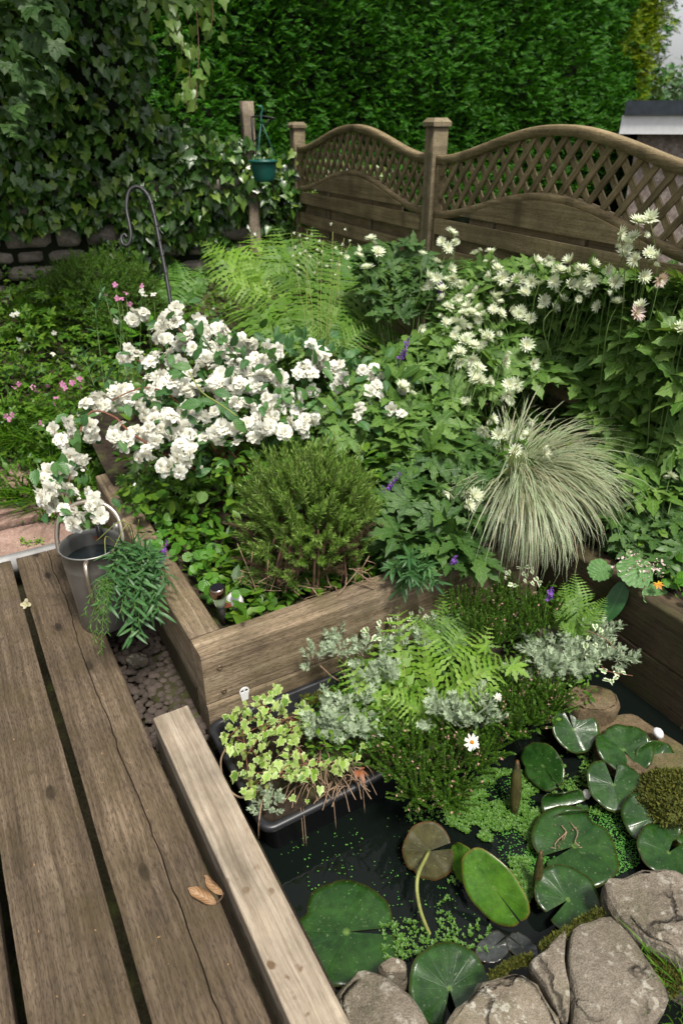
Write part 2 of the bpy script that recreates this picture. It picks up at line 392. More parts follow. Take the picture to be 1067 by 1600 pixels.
def blade1(w=.1, droop=.1):                                # a needle: three points wide at its middle
    g = Geo(); g.add([(-w * .3, 0, 0), (w * .3, 0, 0), (w / 2, .55, -droop * .3), (0, 1, -droop), (-w / 2, .55, -droop * .3)], [(0, 1, 2, 3, 4)],
                     [(.3, 0), (.7, 0), (.9, .5), (.5, 1), (.1, .5)]); return g.tmpl()
def rotz(a):
    c, s = math.cos(a), math.sin(a); return np.array([[c, -s, 0], [s, c, 0], [0, 0, 1.]])
def rotx(a):
    c, s = math.cos(a), math.sin(a); return np.array([[1, 0, 0], [0, c, -s], [0, s, c]])
def palmate(nl=7, spread=130, w=.36, teeth=.22, n=7, droop=.18, cut=.5, seed=0, cup=.12):
    rs = np.random.default_rng(seed); g = Geo()
    prof = lambda t: (.42 + .58 * min(1, t / cut) ** 1.1) if t < cut else max(.03, (1 - (t - cut) / (1 - cut)) ** .75)
    for k in range(nl):
        a = math.radians(-spread + 2 * spread * k / (nl - 1)); s = (1 - .38 * abs(a) / math.radians(spread)) * rs.uniform(.92, 1.06)
        T = strip(n, w, prof, .22, droop * rs.uniform(.6, 1.5), teeth)
        R = rotz(-a) @ rotx(cup * rs.uniform(.5, 1.4))
        g.inst(T, [(0, 0, .002 * k)], R[None], np.array([s]))
    return g.tmpl()
def ivyleaf(var=0, seed=0, lob=1.0):
    rs = np.random.default_rng(seed)
    h = [(.22, -.16), (.5 * lob, -.02), (.36, .22), (.47 * lob, .48), (.2, .6)]
    pts = [(0, 0)] + h + [(0, 1)] + [(-x, y) for x, y in h[::-1]]
    pts = [(x * rs.uniform(.9, 1.1), y + rs.normal(0, .025)) for x, y in pts]
    V = [(x, y, .22 * abs(x) - .14 * y * y + rs.normal(0, .012)) for x, y in pts] + [(0, .34, -.01)]
    n = len(pts); U = [(.5, 0)] + [(1, .5)] * 5 + [(.5, 1)] + [(0, .5)] * 5 + [(.5, .4)]
    U[6] = (1, 1)
    g = Geo(); g.add(V, [(i, (i + 1) % n, n) for i in range(n)], U); return g.tmpl()
def roundleaf(notch=.12, seed=0, n=14, cup=.1):
    rs = np.random.default_rng(seed); V = [(0, .05, 0)]; U = [(.5, 0)]
    for i in range(n):
        a = -pi / 2 + (i / (n - 1) - .5) * 2 * (pi - .25) + pi; r = .5 * (1 + rs.normal(0, .03))
        x, y = r * math.cos(a), .45 + r * math.sin(a) * 1.0
        V.append((x, y, cup * (x * x + (y - .45) ** 2) * 2 - .1 * y * y)); U.append((.5 + x, y))
    V.append((0, .45, 0)); U.append((.5, .45)); k = n + 1
    F = [(i, i + 1, k) for i in range(1, n)] + [(0, 1, k), (n, 0, k)]
    g = Geo(); g.add(V, F, U); return g.tmpl()
def frond(npairs=17, seed=0, droop=.35, w=.36, pin=9, lean=.0, tip=1.0):
    """a fern frond: curved rachis, opposite pinnae with toothed edges"""
    rs = np.random.default_rng(seed); g = Geo()
    cy = lambda t: np.array([lean * t * t, t * (1 - .12 * droop * t), -droop * t ** 2.1 + .0])
    tube(g, [cy(t) for t in np.linspace(0, .98, 10)], np.linspace(.007, .0016, 10), 4, 1)
    prof = lambda t: max(.05, (1 - t) ** .55)
    for i in range(npairs):
        t = .1 + .89 * (i / (npairs - 1)) ** .92; p = cy(t); d = unit(cy(min(1, t + .02)) - cy(t - .02))
        ln = w * (math.sin(pi * min(1, (t * .93 + .12)) ** .85) ** .8) * rs.uniform(.93, 1.05) + .015
        for sd in (-1, 1):
            dirn = unit(np.array([sd, 0, 0]) * math.cos(.45) + d * math.sin(.45) + np.array([0, 0, rs.normal(.02, .06)]))
            nn = np.cross(np.array([1., 0, 0]), d) + .25 * rs.normal(size=3); T = strip(pin, .21, prof, .1, .2 * rs.uniform(.3, 2.0), .5, side=.06 * sd)
            g.inst(T, [p], frames(dirn[None], nn[None]), np.array([[ln * .86, ln, ln]]))
    return g.tmpl()
def needle_sprig(n=46, length=.3, a0=.75, seed=0, nl=.22, w=.13, whorl=2, sm=1):
    """an upright shoot along +Y set with needles; stem in material slot sm"""
    rs = np.random.default_rng(seed); g = Geo(); bx, bz = rs.normal(0, .08, 2)
    cy = lambda t: np.array([bx * t * t, t, bz * t * t]); tube(g, [cy(t) for t in np.linspace(0, .97, 5)], np.linspace(.013, .006, 5), 3, sm, False)
    B = blade1(w, .12); P = []; D = []; Nn = []; S = []
    for i in range(n):
        t = .04 + .96 * i / n; an = i * 2.4 + rs.normal(0, .3); el = a0 * rs.uniform(.7, 1.25) * (1 - .45 * t)
        o = np.array([math.cos(an), 0, math.sin(an)]); d = o * math.sin(el) + np.array([0, 1, 0]) * math.cos(el)
        P.append(cy(t)); D.append(d); Nn.append(np.array([0, 1., 0]) + .2 * rs.normal(size=3)); S.append(nl * rs.uniform(.7, 1.15) * (1.0 - .3 * t))
    g.inst(B, P, frames(np.array(D), np.array(Nn)), np.array(S)); return g.tmpl()
def feather_sprig(seed=0, n=11, sub=6):
    """finely cut silver leaf shoot: forked leaflets all round a short stem"""
    rs = np.random.default_rng(seed); g = Geo(); B = blade1(.17, .1); P = []; D = []; Nn = []; S = []
    tube(g, [(0, t, 0) for t in (0, .5, .95)], [.014, .012, .008], 3, 0, False)
    for i in range(n):
        t = .1 + .9 * i / n; an = i * 2.4; el = .95 * (1 - .5 * t); o = np.array([math.cos(an), 0, math.sin(an)]); d = o * math.sin(el) + np.array([0, 1, 0]) * math.cos(el)
        ln = .42 * (1 - .35 * t); b = np.array([0, t, 0]); up = unit(np.cross(np.cross(d, [0, 1., 0]), d)); sd = np.cross(d, up)
        P.append(b); D.append(d); Nn.append(up); S.append(ln)
        for k in range(sub):
            q = .3 + .65 * k / sub
            for s2 in (-1, 1):
                d2 = unit(d * .75 + sd * s2 * .75 + rs.normal(0, .12, 3)); b2 = b + d * ln * q
                P.append(b2); D.append(d2); Nn.append(up); S.append(.17 * (1.1 - .5 * q))
                for s3 in (-1, 1):
                    P.append(b2 + d2 * .06); D.append(unit(d2 + s3 * .6 * d + rs.normal(0, .15, 3))); Nn.append(up); S.append(.1)
    g.inst(B, P, frames(np.array(D), np.array(Nn)), np.array(S)); return g.tmpl()
def petal_flower(whorls, seed=0, center=True, pw=.75):
    """whorls: (count, length, elevation in rad) from the outside in; opens towards +Z"""
    rs = np.random.default_rng(seed); g = Geo(); prof = lambda t: .3 + .7 * math.sin(pi * min(1, .15 + t * .72)) if t < .98 else .55
    for wi, (k, ln, el) in enumerate(whorls):
        for i in range(k):
            a = 2 * pi * (i + .5 * (wi % 2)) / k + rs.normal(0, .12); e = el + rs.normal(0, .13)
            T = strip(3, pw, prof, .35, .25 * rs.uniform(.2, 1.8), 0, .03); R = rotz(a) @ rotx(e) @ rotz(rs.normal(0, .1))
            g.inst(T, [R @ np.array([0, .03, 0]) + np.array([0, 0, .02 * wi])], R[None], np.array([ln * rs.uniform(.9, 1.08)]))
    if center:
        B = blade1(.18, 0)
        for i in range(9):
            a = i * 2.4; R = rotz(a) @ rotx(1.05 + .3 * (i % 2)); g.inst(B, [(0, 0, .02)], R[None], np.array([.34]), 1)
    return g.tmpl()
def star_flower(nb=15, seed=0, el=.5, ndome=22):
    """pincushion flower: ring of pointed papery bracts, dome of tiny florets on thread stalks"""
    rs = np.random.default_rng(seed); g = Geo(); prof = lambda t: .55 + .45 * math.sin(pi * min(1, t * 1.2)) if t < .75 else max(.05, (1 - t) / .25 * .75)
    for r2, (ee, kk, sz) in enumerate(((el, nb, 1.0), (el + .32, nb, .85))):
        for i in range(kk):
            R = rotz(2 * pi * (i + .5 * r2) / kk + rs.normal(0, .06)) @ rotx(ee + rs.normal(0, .12))
            g.inst(strip(3, .27, prof, .2, -.05), [(0, 0, 0)], R[None], np.array([sz * rs.uniform(.9, 1.08)]))
    B = blade1(.16, 0)
    for i in range(ndome):
        q = (i + .5) / ndome; a = i * 2.4; e = pi / 2 - math.acos(1 - .75 * q); R = rotz(a) @ rotx(e); g.inst(B, [(0, 0, 0)], R[None], np.array([.62 * rs.uniform(.85, 1.1)]), 1)
    return g.tmpl()
def spray(seed=0, n=7):
    """flat feathery conifer spray"""
    rs = np.random.default_rng(seed); g = Geo(); P = []; D = []; S = []; q_ = Geo(); q_.add([(0, 0, 0), (.13, .45, -.03), (0, 1, -.15), (-.13, .45, -.03)], [(0, 1, 2, 3)], [(.5, 0), (.8, .5), (.5, 1), (.2, .5)]); B = q_.tmpl()
    for i in range(n):
        t = i / n
        for sd in (-1, 1):
            P.append((0, t * .8, -.12 * t * t)); D.append(unit(np.array([sd * .7, .8, rs.normal(-.05, .12)]))); S.append(.42 * (1 - .62 * t) * rs.uniform(.8, 1.15))
    P.append((0, .7, -.06)); D.append((0, 1, -.15)); S.append(.32)
    g.inst(B, P, frames(np.array(D), np.tile([0, 0, 1.], (len(D), 1))), np.array(S)); return g.tmpl()

def scatter_leaves(root, temps, mats, P, R, S, nobj, name="leaf", score=None, rest="foliage", smooth=True):
    """the leaves that show largest become parts, the rest one part"""
    P = np.asarray(P); S = np.asarray(S); n = len(P); k = len(temps)
    if isinstance(temps[0], dict): mes = [tmesh(name, t, mats, smooth) for t in temps]
    sc_ = (S if S.ndim == 1 else S[:, 0]) / np.linalg.norm(P - CAM, axis=1)
    if score is not None: sc_ = sc_ * score
    order = np.argsort(-sc_); pick = order[:nobj]; left = order[nobj:]; which = rng.integers(0, k, n)
    for i in pick: put(name, mes[which[i]], root, P[i], R[i], S[i])
    if len(left):
        g = Geo()
        for j in range(k):
            q = left[which[left] == j]
            if len(q): g.inst(temps[j], P[q], R[q], S[q])
        part(rest, g, mats, root, smooth, "stuff")
def mound(c, r, n, inner=.55, low=-.2, seed=0):
    """points in the outer shell of a dome: place, outward direction"""
    d = rand_dirs(int(n * 2.2)); d = d[d[:, 2] > low][:n]; q = rng.uniform(inner, 1, len(d)) ** .6
    rr = 1 + .16 * noise3(d, seed, 2.2, 3)
    return np.asarray(c) + d * np.asarray(r) * (q * rr)[:, None], d
def leaf_frames(d, up=.7, jit=.5, hang=.0):
    n = len(d); D = unit(d * np.array([1, 1, .35]) + jit * rng.normal(size=(n, 3)) * np.array([1, 1, .6]) - hang * UP); Nn = unit(d * .6 + UP * up + .35 * rng.normal(size=(n, 3)))
    return frames(D, Nn)

# ------------------------------------------------------------------ materials in use
M = {}
M['plank'] = wood("weathered_plank", (.044, .031, .02), (.095, .069, .045), (.168, .127, .09), green=.5, gcol=(.06, .045, .02))
M['kerb'] = wood("pale_timber", (.165, .13, .093), (.265, .215, .16), (.375, .32, .25), green=.12, spots=.85, knots=.3, bstr=.35, dash=.15)
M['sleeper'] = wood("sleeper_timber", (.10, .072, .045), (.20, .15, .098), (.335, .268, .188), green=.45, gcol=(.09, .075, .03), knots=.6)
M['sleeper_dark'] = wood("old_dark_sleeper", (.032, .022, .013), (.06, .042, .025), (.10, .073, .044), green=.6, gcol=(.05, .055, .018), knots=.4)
M['fence'] = wood("treated_fence_timber", (.13, .098, .052), (.225, .172, .094), (.31, .245, .145), green=.3, gcol=(.075, .07, .03), knots=.5, bstr=.3)
M['post'] = wood("grey_post_timber", (.16, .125, .09), (.26, .21, .155), (.34, .28, .215), green=.2, knots=.5)
M['soil'] = stonemat("soil", (.008, .006, .004), (.022, .015, .010), (.045, .031, .02), 0, .5, 6)
M['ground'] = stonemat("ground", (.012, .012, .005), (.03, .026, .013), (.05, .04, .022), 0, .6, 3)
M['stone'] = stonemat("gritstone", (.08, .066, .05), (.15, .126, .097), (.22, .19, .152), .45, .12, 7, cracks=.8)
M['stone_light'] = stonemat("lichened_gritstone", (.115, .092, .066), (.195, .162, .12), (.27, .232, .185), .8, .15, 9, cracks=.6)
M['wallstone'] = stonemat("wall_stone", (.10, .085, .072), (.19, .165, .14), (.30, .265, .22), .25, .15, 5)
M['flag'] = stonemat("red_paving", (.17, .105, .085), (.255, .165, .135), (.33, .225, .185), .15, .12, 5)
M['wetstone'] = stonemat("wet_ledge_stone", (.05, .036, .02), (.11, .08, .045), (.17, .125, .075), .1, .35, 6)
M['pebble'] = stonemat("pebble", (.06, .046, .039), (.115, .09, .076), (.185, .15, .128), .0, .0, 25)
M['moss'] = leafmat("moss", [(.045, .056, .012), (.078, .088, .018), (.115, .115, .028)], .8, .2)
M['black_plastic'] = plain("black_plastic", (.018, .019, .022), .38, 0, .5, .15, 30)
M['zinc'] = plain("galvanised_steel", (.27, .265, .255), .42, .75, .5, .25, 9, .05)
M['zinc_in'] = plain("dull_zinc", (.22, .22, .23), .5, .6, .5, .2, 14)
M['tube'] = plain("brushed_handle", (.42, .36, .30), .3, .9, .5, .1, 40)
M['iron'] = plain("black_iron", (.018, .018, .02), .45, .3, .5, .2, 40)
M['green_pot'] = plain("teal_plastic", (.008, .078, .062), .4, 0, .5, .12, 12)
M['cord'] = plain("green_cord", (.02, .10, .085), .5)
M['white_plastic'] = plain("white_plastic", (.72, .72, .72), .4, 0, .5, .06)
M['ornament_white'] = plain("white_glazed", (.62, .62, .63), .35, 0, .5, .18, 60)
M['ornament_brown'] = plain("brown_glaze", (.16, .06, .03), .4, 0, .5, .3, 60)
M['chrome'] = plain("dark_chrome", (.30, .22, .18), .18, 1.0, .5, .1)
M['solar'] = plain("solar_top", (.012, .012, .016), .15)
M['dark'] = plain("dark_post", (.02, .018, .016), .4)
M['fascia'] = plain("white_paint", (.70, .71, .73), .5, 0, .4, .05)
M['felt'] = plain("roof_edge", (.025, .034, .045), .6)
M['screw'] = plain("rusty_screw", (.20, .15, .10), .5, .7)
M['rust'] = plain("red_badge", (.30, .09, .06), .5)
M['alu'] = plain("edge_strip", (.42, .42, .42), .5, .3, .5, .2, 15)
M['stem'] = leafmat("green_stem", [(.05, .10, .025), (.09, .15, .04), (.12, .17, .06)], .55, .1)
M['stem_pale'] = leafmat("pale_stem", [(.18, .22, .07), (.24, .25, .10)], .55, .1)
M['twig'] = plain("brown_twig", (.10, .06, .038), .8, 0, .2, .4, 60)
M['drytwig'] = plain("dry_twig", (.22, .15, .10), .8, 0, .2, .35, 40)
M['redtwig'] = plain("red_twig", (.15, .06, .035), .6, 0, .3, .3, 40)
M['bark'] = plain("bark", (.05, .04, .03), .9, 0, .2, .5, 8, .6)
M['core'] = plain("shaded_twigs", (.012, .016, .008), .95, 0, .1, .4, 6)  # near-black backing; the shade behind foliage is put into this colour
M['petal'] = leafmat("white_petal", [(.82, .82, .76), (.88, .88, .84), (.84, .81, .70)], .6, .42, speckle=.03, tcol=(1, 1, .96), spec=.2)
M['stamen'] = leafmat("yellow_stamen", [(.45, .42, .12), (.55, .48, .15)], .6, .2)
M['bract'] = leafmat("green_white_bract", [(.62, .68, .50), (.74, .78, .64), (.80, .80, .72)], .6, .3, speckle=.1, tcol=(1, 1, .85), rib=(.50, .60, .32), ribw=.16)
M['floret'] = leafmat("floret", [(.70, .72, .55), (.78, .76, .66)], .6, .2, speckle=.1)
M['bract_pink'] = leafmat("pink_bract", [(.62, .50, .50), (.70, .60, .58)], .6, .3, speckle=.1)
M['pink'] = leafmat("pink_petal", [(.52, .22, .38), (.60, .32, .46), (.46, .17, .32)], .6, .3, tcol=(1, .9, 1), speckle=.1)
M['purple'] = leafmat("purple_petal", [(.14, .05, .30), (.22, .10, .40), (.10, .04, .2)], .6, .2, tcol=(1, .9, 1.1))
M['yellow'] = leafmat("yellow_petal", [(.50, .26, .03), (.42, .16, .02), (.5, .36, .05)], .6, .2)
M['hedge'] = leafmat("conifer_spray", [(.012, .058, .009), (.026, .105, .013), (.048, .15, .017), (.078, .20, .024)], .6, .2, spec=.25)
M['hedge_gold'] = leafmat("golden_spray", [(.12, .19, .015), (.20, .25, .02), (.07, .15, .02)], .6, .25, spec=.25)
M['far'] = leafmat("far_leaf", [(.05, .10, .05), (.08, .14, .07), (.10, .17, .08)], .6, .25)
M['ivy'] = leafmat("ivy_leaf", [(.016, .045, .010), (.03, .075, .016), (.05, .115, .024), (.08, .15, .032), (.15, .22, .05)], .33, .18, rib=(.16, .22, .09), ribw=.05, spec=.55)
M['ivy_pale'] = leafmat("pale_ivy_leaf", [(.07, .13, .03), (.11, .19, .045), (.16, .24, .07)], .38, .3, rib=(.2, .27, .1), ribw=.05, spec=.5)
M['ivy_lime'] = leafmat("lime_ivy_leaf", [(.16, .27, .05), (.26, .38, .10), (.36, .46, .17), (.12, .22, .05)], .45, .28, rib=(.12, .22, .05), ribw=.09, edge=((.40, .47, .20), .10))
M['ivy_var'] = leafmat("variegated_ivy_leaf", [(.09, .18, .06), (.13, .22, .09), (.17, .27, .10)], .42, .2, edge=((.66, .68, .50), .2))
M['maple'] = leafmat("sycamore_leaf", [(.02, .048, .014), (.032, .068, .019), (.042, .084, .023)], .55, .25, rib=(.06, .10, .04), ribw=.06, spec=.3)
M['fern'] = leafmat("fern_green", [(.075, .155, .03), (.105, .20, .038), (.14, .24, .055), (.055, .12, .024)], .55, .35)
M['fern_lime'] = leafmat("fern_lime", [(.12, .225, .04), (.16, .28, .05), (.20, .31, .075), (.085, .17, .03)], .55, .35)
M['fern_deep'] = leafmat("fern_deep", [(.045, .115, .022), (.07, .15, .03), (.09, .18, .035)], .55, .3)
M['phil'] = leafmat("mock_orange_leaf", [(.04, .10, .035), (.06, .14, .045), (.085, .17, .055)], .42, .25, rib=(.11, .19, .08), ribw=.05, veins=6)
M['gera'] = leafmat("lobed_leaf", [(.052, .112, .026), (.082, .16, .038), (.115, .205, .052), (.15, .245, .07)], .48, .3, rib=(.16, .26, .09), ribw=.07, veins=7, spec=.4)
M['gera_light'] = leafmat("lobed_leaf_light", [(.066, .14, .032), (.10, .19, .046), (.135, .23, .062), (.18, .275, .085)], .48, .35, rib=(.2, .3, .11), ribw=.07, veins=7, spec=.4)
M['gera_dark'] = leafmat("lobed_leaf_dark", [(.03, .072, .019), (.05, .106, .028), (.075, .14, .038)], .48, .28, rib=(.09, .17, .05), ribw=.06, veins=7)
M['cover'] = leafmat("cover_leaf", [(.032, .088, .013), (.055, .125, .02), (.085, .165, .028), (.12, .20, .036)], .45, .25, rib=(.10, .18, .05), ribw=.05)
M['round'] = leafmat("round_leaf", [(.05, .14, .022), (.075, .185, .03), (.105, .225, .04)], .4, .28, rib=(.13, .24, .06), ribw=.04, veins=5)
M['rosemary'] = leafmat("rosemary_needle", [(.075, .15, .03), (.115, .205, .042), (.165, .26, .065), (.26, .34, .13)], .5, .2)
M['rosemary_dry'] = leafmat("dry_needle", [(.075, .05, .03), (.11, .075, .045), (.06, .045, .028)], .7, .1)
M['heather'] = leafmat("heather_needle", [(.04, .10, .016), (.065, .14, .022), (.10, .185, .034)], .55, .25)
M['heath_fl'] = leafmat("heather_flower", [(.45, .27, .24), (.55, .36, .31), (.35, .2, .17)], .6, .2)
M['silver'] = leafmat("silver_leaf", [(.27, .35, .22), (.38, .46, .32), (.50, .56, .44)], .65, .2, tcol=(1, 1, .9), speckle=.15)
M['narrow'] = leafmat("narrow_leaf", [(.032, .085, .03), (.05, .12, .042), (.075, .155, .058)], .45, .25, rib=(.10, .2, .09), ribw=.08)
M['carex'] = leafmat("variegated_sedge", [(.08, .15, .045), (.13, .20, .07), (.20, .26, .12), (.22, .15, .07)], .5, .25, edge=((.54, .57, .45), .17), speckle=.2)
M['grass'] = leafmat("grass_blade", [(.04, .11, .015), (.07, .16, .022), (.11, .20, .03)], .5, .3)
M['dryleaf'] = leafmat("dry_leaf", [(.24, .15, .085), (.30, .19, .11)], .6, .15, rib=(.36, .25, .16), ribw=.06, veins=6)
M['brownleaf'] = leafmat("brown_leaf", [(.24, .09, .04), (.18, .065, .03)], .5, .2, rib=(.32, .16, .08))
M['bigleaf'] = leafmat("pleated_leaf", [(.09, .19, .06)], .5, .3, rib=(.19, .31, .13), ribw=.05, veins=9)
M['bigleaf_dark'] = leafmat("dark_oval_leaf", [(.03, .085, .03)], .4, .2, rib=(.06, .13, .05), ribw=.04)
M['weed'] = leafmat("water_weed", [(.045, .11, .02), (.075, .16, .032), (.11, .20, .05)], .5, .2)

m_, N, K, bs, out = nodes("pond_water"); tc = N.new("ShaderNodeTexCoord")
bs.inputs["Base Color"].default_value = (.004, .006, .005, 1); bs.inputs["Roughness"].default_value = .03; bs.inputs["IOR"].default_value = 1.33
bump(N, K, noise(N, K, tc.outputs["Object"], 14, 2), .06, .02, bs); M['water'] = m_
m_, N, K, bs, out = nodes("can_water"); bs.inputs["Base Color"].default_value = (.006, .010, .012, 1); bs.inputs["Roughness"].default_value = .05; M['canwater'] = m_
m_, N, K, bs, out = nodes("ribbed_glass"); bs.inputs["Base Color"].default_value = (.8, .82, .76, 1); bs.inputs["Roughness"].default_value = .12
bs.inputs["Transmission Weight"].default_value = .75; bs.inputs["IOR"].default_value = 1.45; M['glass'] = m_

def padmat(name, c1, c2, rimc, spec=.4, rough=.3):
    m, N, K, bs, out = nodes(name); uv = N.new("ShaderNodeUVMap").outputs[0]; sp = N.new("ShaderNodeSeparateXYZ"); K.new(uv, sp.inputs[0])
    ge = N.new("ShaderNodeNewGeometry")
    n1 = noise(N, K, ge.outputs["Position"], 16, 4, .6); n2 = noise(N, K, ge.outputs["Position"], 120, 3)
    c = mixc(N, K, ramp(N, K, n1, [(.35, 0), (.65, 1)]), c1, c2)
    w = mathn(N, K, 'ABSOLUTE', mathn(N, K, 'SUBTRACT', mathn(N, K, 'FRACT', mathn(N, K, 'ADD', mathn(N, K, 'MULTIPLY', sp.outputs[0], 17), mathn(N, K, 'MULTIPLY', n1, .5))), .5))
    v = mathn(N, K, 'MULTIPLY', ramp(N, K, w, [(0, 1), (.1, 0)]), ramp(N, K, sp.outputs[1], [(.05, 1), (.85, 0)]))
    c = mixc(N, K, mathn(N, K, 'MULTIPLY', v, .09), c, tuple(min(1, x * 1.9 + .01) for x in c2))
    c = mixc(N, K, ramp(N, K, sp.outputs[1], [(.93, 0), (1, .8)]), c, rimc)
    c = mixc(N, K, ramp(N, K, sp.outputs[1], [(0, .8), (.09, 0)]), c, (.16, .26, .06))
    c = mixc(N, K, ramp(N, K, n2, [(.63, 0), (.70, .5)]), c, (.16, .2, .1))
    n3 = noise(N, K, ge.outputs['Position'], 45, 5, .7); c = mixc(N, K, .55, c, mixc(N, K, 1.0, c, ramp(N, K, n3, [(.3, .35), (.7, 1.6)]), 'MULTIPLY'))
    K.new(c, bs.inputs["Base Color"]); bs.inputs["Roughness"].default_value = rough; bs.inputs["Specular IOR Level"].default_value = spec
    bump(N, K, mathn(N, K, 'ADD', mathn(N, K, 'MULTIPLY', v, -.7), mathn(N, K, 'ADD', n1, mathn(N, K, 'MULTIPLY', n3, .4))), .14, .012, bs)
    tr = N.new("ShaderNodeBsdfTranslucent"); K.new(c, tr.inputs[0]); mx = N.new("ShaderNodeMixShader"); mx.inputs[0].default_value = .15
    K.new(bs.outputs[0], mx.inputs[1]); K.new(tr.outputs[0], mx.inputs[2]); K.new(mx.outputs[0], out.inputs[0]); return m
M['pad'] = padmat("lily_pad", (.010, .040, .006), (.022, .066, .010), (.05, .05, .015), .5, .24)
M['pad_bright'] = padmat("lily_pad_bright", (.04, .115, .010), (.065, .155, .014), (.16, .11, .02), .4)
M['pad_under'] = padmat("lily_pad_underside", (.032, .030, .010), (.06, .055, .016), (.12, .05, .02), .3, .5)
M['pad_dark'] = padmat("lily_pad_wet_dark", (.03, .034, .032), (.05, .056, .055), (.05, .03, .02), .6, .2)

# ------------------------------------------------------------------ the setting: ground, soil, water, paving
def zground(x, y):
    s = -.5 * x + .866 * y; w = .866 * x + .5 * y
    z = -.14 + .62 * np.clip((s - 3.0) / 2.4, 0, 1) ** 1.2 + .012 * noise3(np.stack([x, y, 0 * x], -1), 3, 2.5)
    z = z - 1.0 * np.clip((y - 6.0) / 3, 0, 1)                    # beyond the wall and fence the plot lies lower
    z = np.where((w < .27) & (s < 2.8) & (s > -1), -.5, z); pond = (w > .30) & (w < 1.83) & (s > .12) & (s < 1.62); z = np.where(pond, -.62, z)
    z = np.where((w > 1.9) & (s < 3.2) & (s > -.5) & (w < 2.6), .0, z)
    return z
xs = np.concatenate([[-60, -30, -15, -8], np.arange(-5, 5.01, .07), [8, 15, 30, 60]]); ys = np.concatenate([[-40, -15, -5, -2], np.arange(-1, 7.5, .07), [9, 12, 20, 40, 90]])
X, Y = np.meshgrid(xs, ys); Z = zground(X, Y); nx_, ny_ = len(xs), len(ys)
ii = np.arange(nx_ * ny_).reshape(ny_, nx_); Q = np.stack([ii[:-1, :-1], ii[:-1, 1:], ii[1:, 1:], ii[1:, :-1]], -1).reshape(-1, 4)
tag(obj("ground", tmesh("ground", dict(V=np.stack([X, Y, Z], -1).reshape(-1, 3), I=Q.ravel(), C=np.full(len(Q), 4), U=np.zeros((nx_ * ny_, 2)), M=np.zeros(len(Q))), M['ground'])), kind="structure")

def sheet(name, s0, s1, w0, w1, zf, mat, step=.05, kind="structure"):
    S_, W_ = np.meshgrid(np.arange(s0, s1 + 1e-6, step), np.arange(w0, w1 + 1e-6, step)); P = S_[..., None] * E1 + W_[..., None] * E2
    P[..., 2] = zf(P[..., 0], P[..., 1], S_, W_); a, b = S_.shape; i2 = np.arange(a * b).reshape(a, b)
    Q = np.stack([i2[:-1, :-1], i2[1:, :-1], i2[1:, 1:], i2[:-1, 1:]], -1).reshape(-1, 4)
    g = dict(V=P.reshape(-1, 3), I=Q.ravel()[::1], C=np.full(len(Q), 4), U=np.zeros((a * b, 2)), M=np.zeros(len(Q)))
    me = tmesh(name, g, mat); fix_normals(me); return tag(obj(name, me), kind=kind)
nz2 = lambda x, y, sd, f=6: noise3(np.stack([x, y, 0 * x], -1), sd, f)
sheet("bed_soil", 1.62, 3.6, .47, 2.62, lambda x, y, s, w: .13 + .03 * nz2(x, y, 5) + .10 * np.clip(s - 2, 0, 1.5), M['soil'])
sheet("side_bed_soil", -.2, 1.58, 1.9, 2.62, lambda x, y, s, w: .14 + .025 * nz2(x, y, 6), M['soil'])
WATER = -.19
sheet("pond_water", .05, 1.6, .34, 1.84, lambda x, y, s, w: WATER + 0 * x, M['water'], .1)

# paving beyond the deck: single slabs
pav = sheet("paving_bed", 2.86, 4.1, -1.1, .36, lambda x, y, s, w: -.085 + .004 * nz2(x, y, 9) + .14 * np.clip(s - 3.1, 0, 2), M['ground'], .06)
ws_ = [-1.09, -.62, -.17, .33]; ss_ = [2.87, 3.16, 3.46, 3.8]
for i in range(3):
    for j in range(3):
        a, b = ws_[i] + .008 + .02 * (j % 2), ws_[i + 1] - .008 + .02 * (j % 2); c, d = ss_[j] + .007, ss_[j + 1] - .007
        p = [L(c, a)[:2], L(c, b)[:2], L(d, b)[:2], L(d, a)[:2]]
        zt = -.05 + .14 * max(0, (c + d) / 2 - 3.1)
        g = rock(p, zt, .05, 40 + i * 3 + j, .003, .006, .002); part("slab", g, M['flag'], pav)

# the deck: boards with real gaps and shakes
deck = tag(obj("deck", None, None, L(0, 0, 0), (0, 0, RZ)), kind="structure"); deck.empty_display_size = .1
bw = [(-1.10, -.895, None), (-.875, -.67, None), (-.652, -.449, None), (-.430, -.229, .04), (-.208, -.0065, None), (.0145, .226, .018)]
for k, (a, b, cr) in enumerate(bw):
    me = timber(b - a, 3.0, .045, .0032, 90, .0011, cr, nx=8, seed=k).mesh("plank", M['plank'], False); fix_normals(me)
    obj("plank", me, deck, ((a + b) / 2, -.22 + .004 * (k % 2), -.0008 * (k % 3)))
for y in ():
    me = timber(.06, 1.5, .09, .004, 8).mesh("joist", M['sleeper_dark']); fix_normals(me); o = obj("joist", me, deck, (-1.15 + .06, y, -.048)); o.rotation_euler = (0, 0, -pi / 2)
g = Geo(); box(g, -1.2, .235, 2.786, 2.826, -.09, .004); me = g.mesh("edge_strip", M['alu']); obj("edge_strip", me, deck)

# kerb timber on the pond side of the deck
me = timber(.106, 1.75, .30, .005, 40, .001, None, nx=6, seed=20).mesh("pond_kerb", M['kerb'], False); fix_normals(me)
kb = obj("pond_kerb_timber", me, None, L(-.19, .303, .05), (0, 0, RZ)); tag(kb, "pale timber kerb with brown spots between the deck and the pond", "timber")

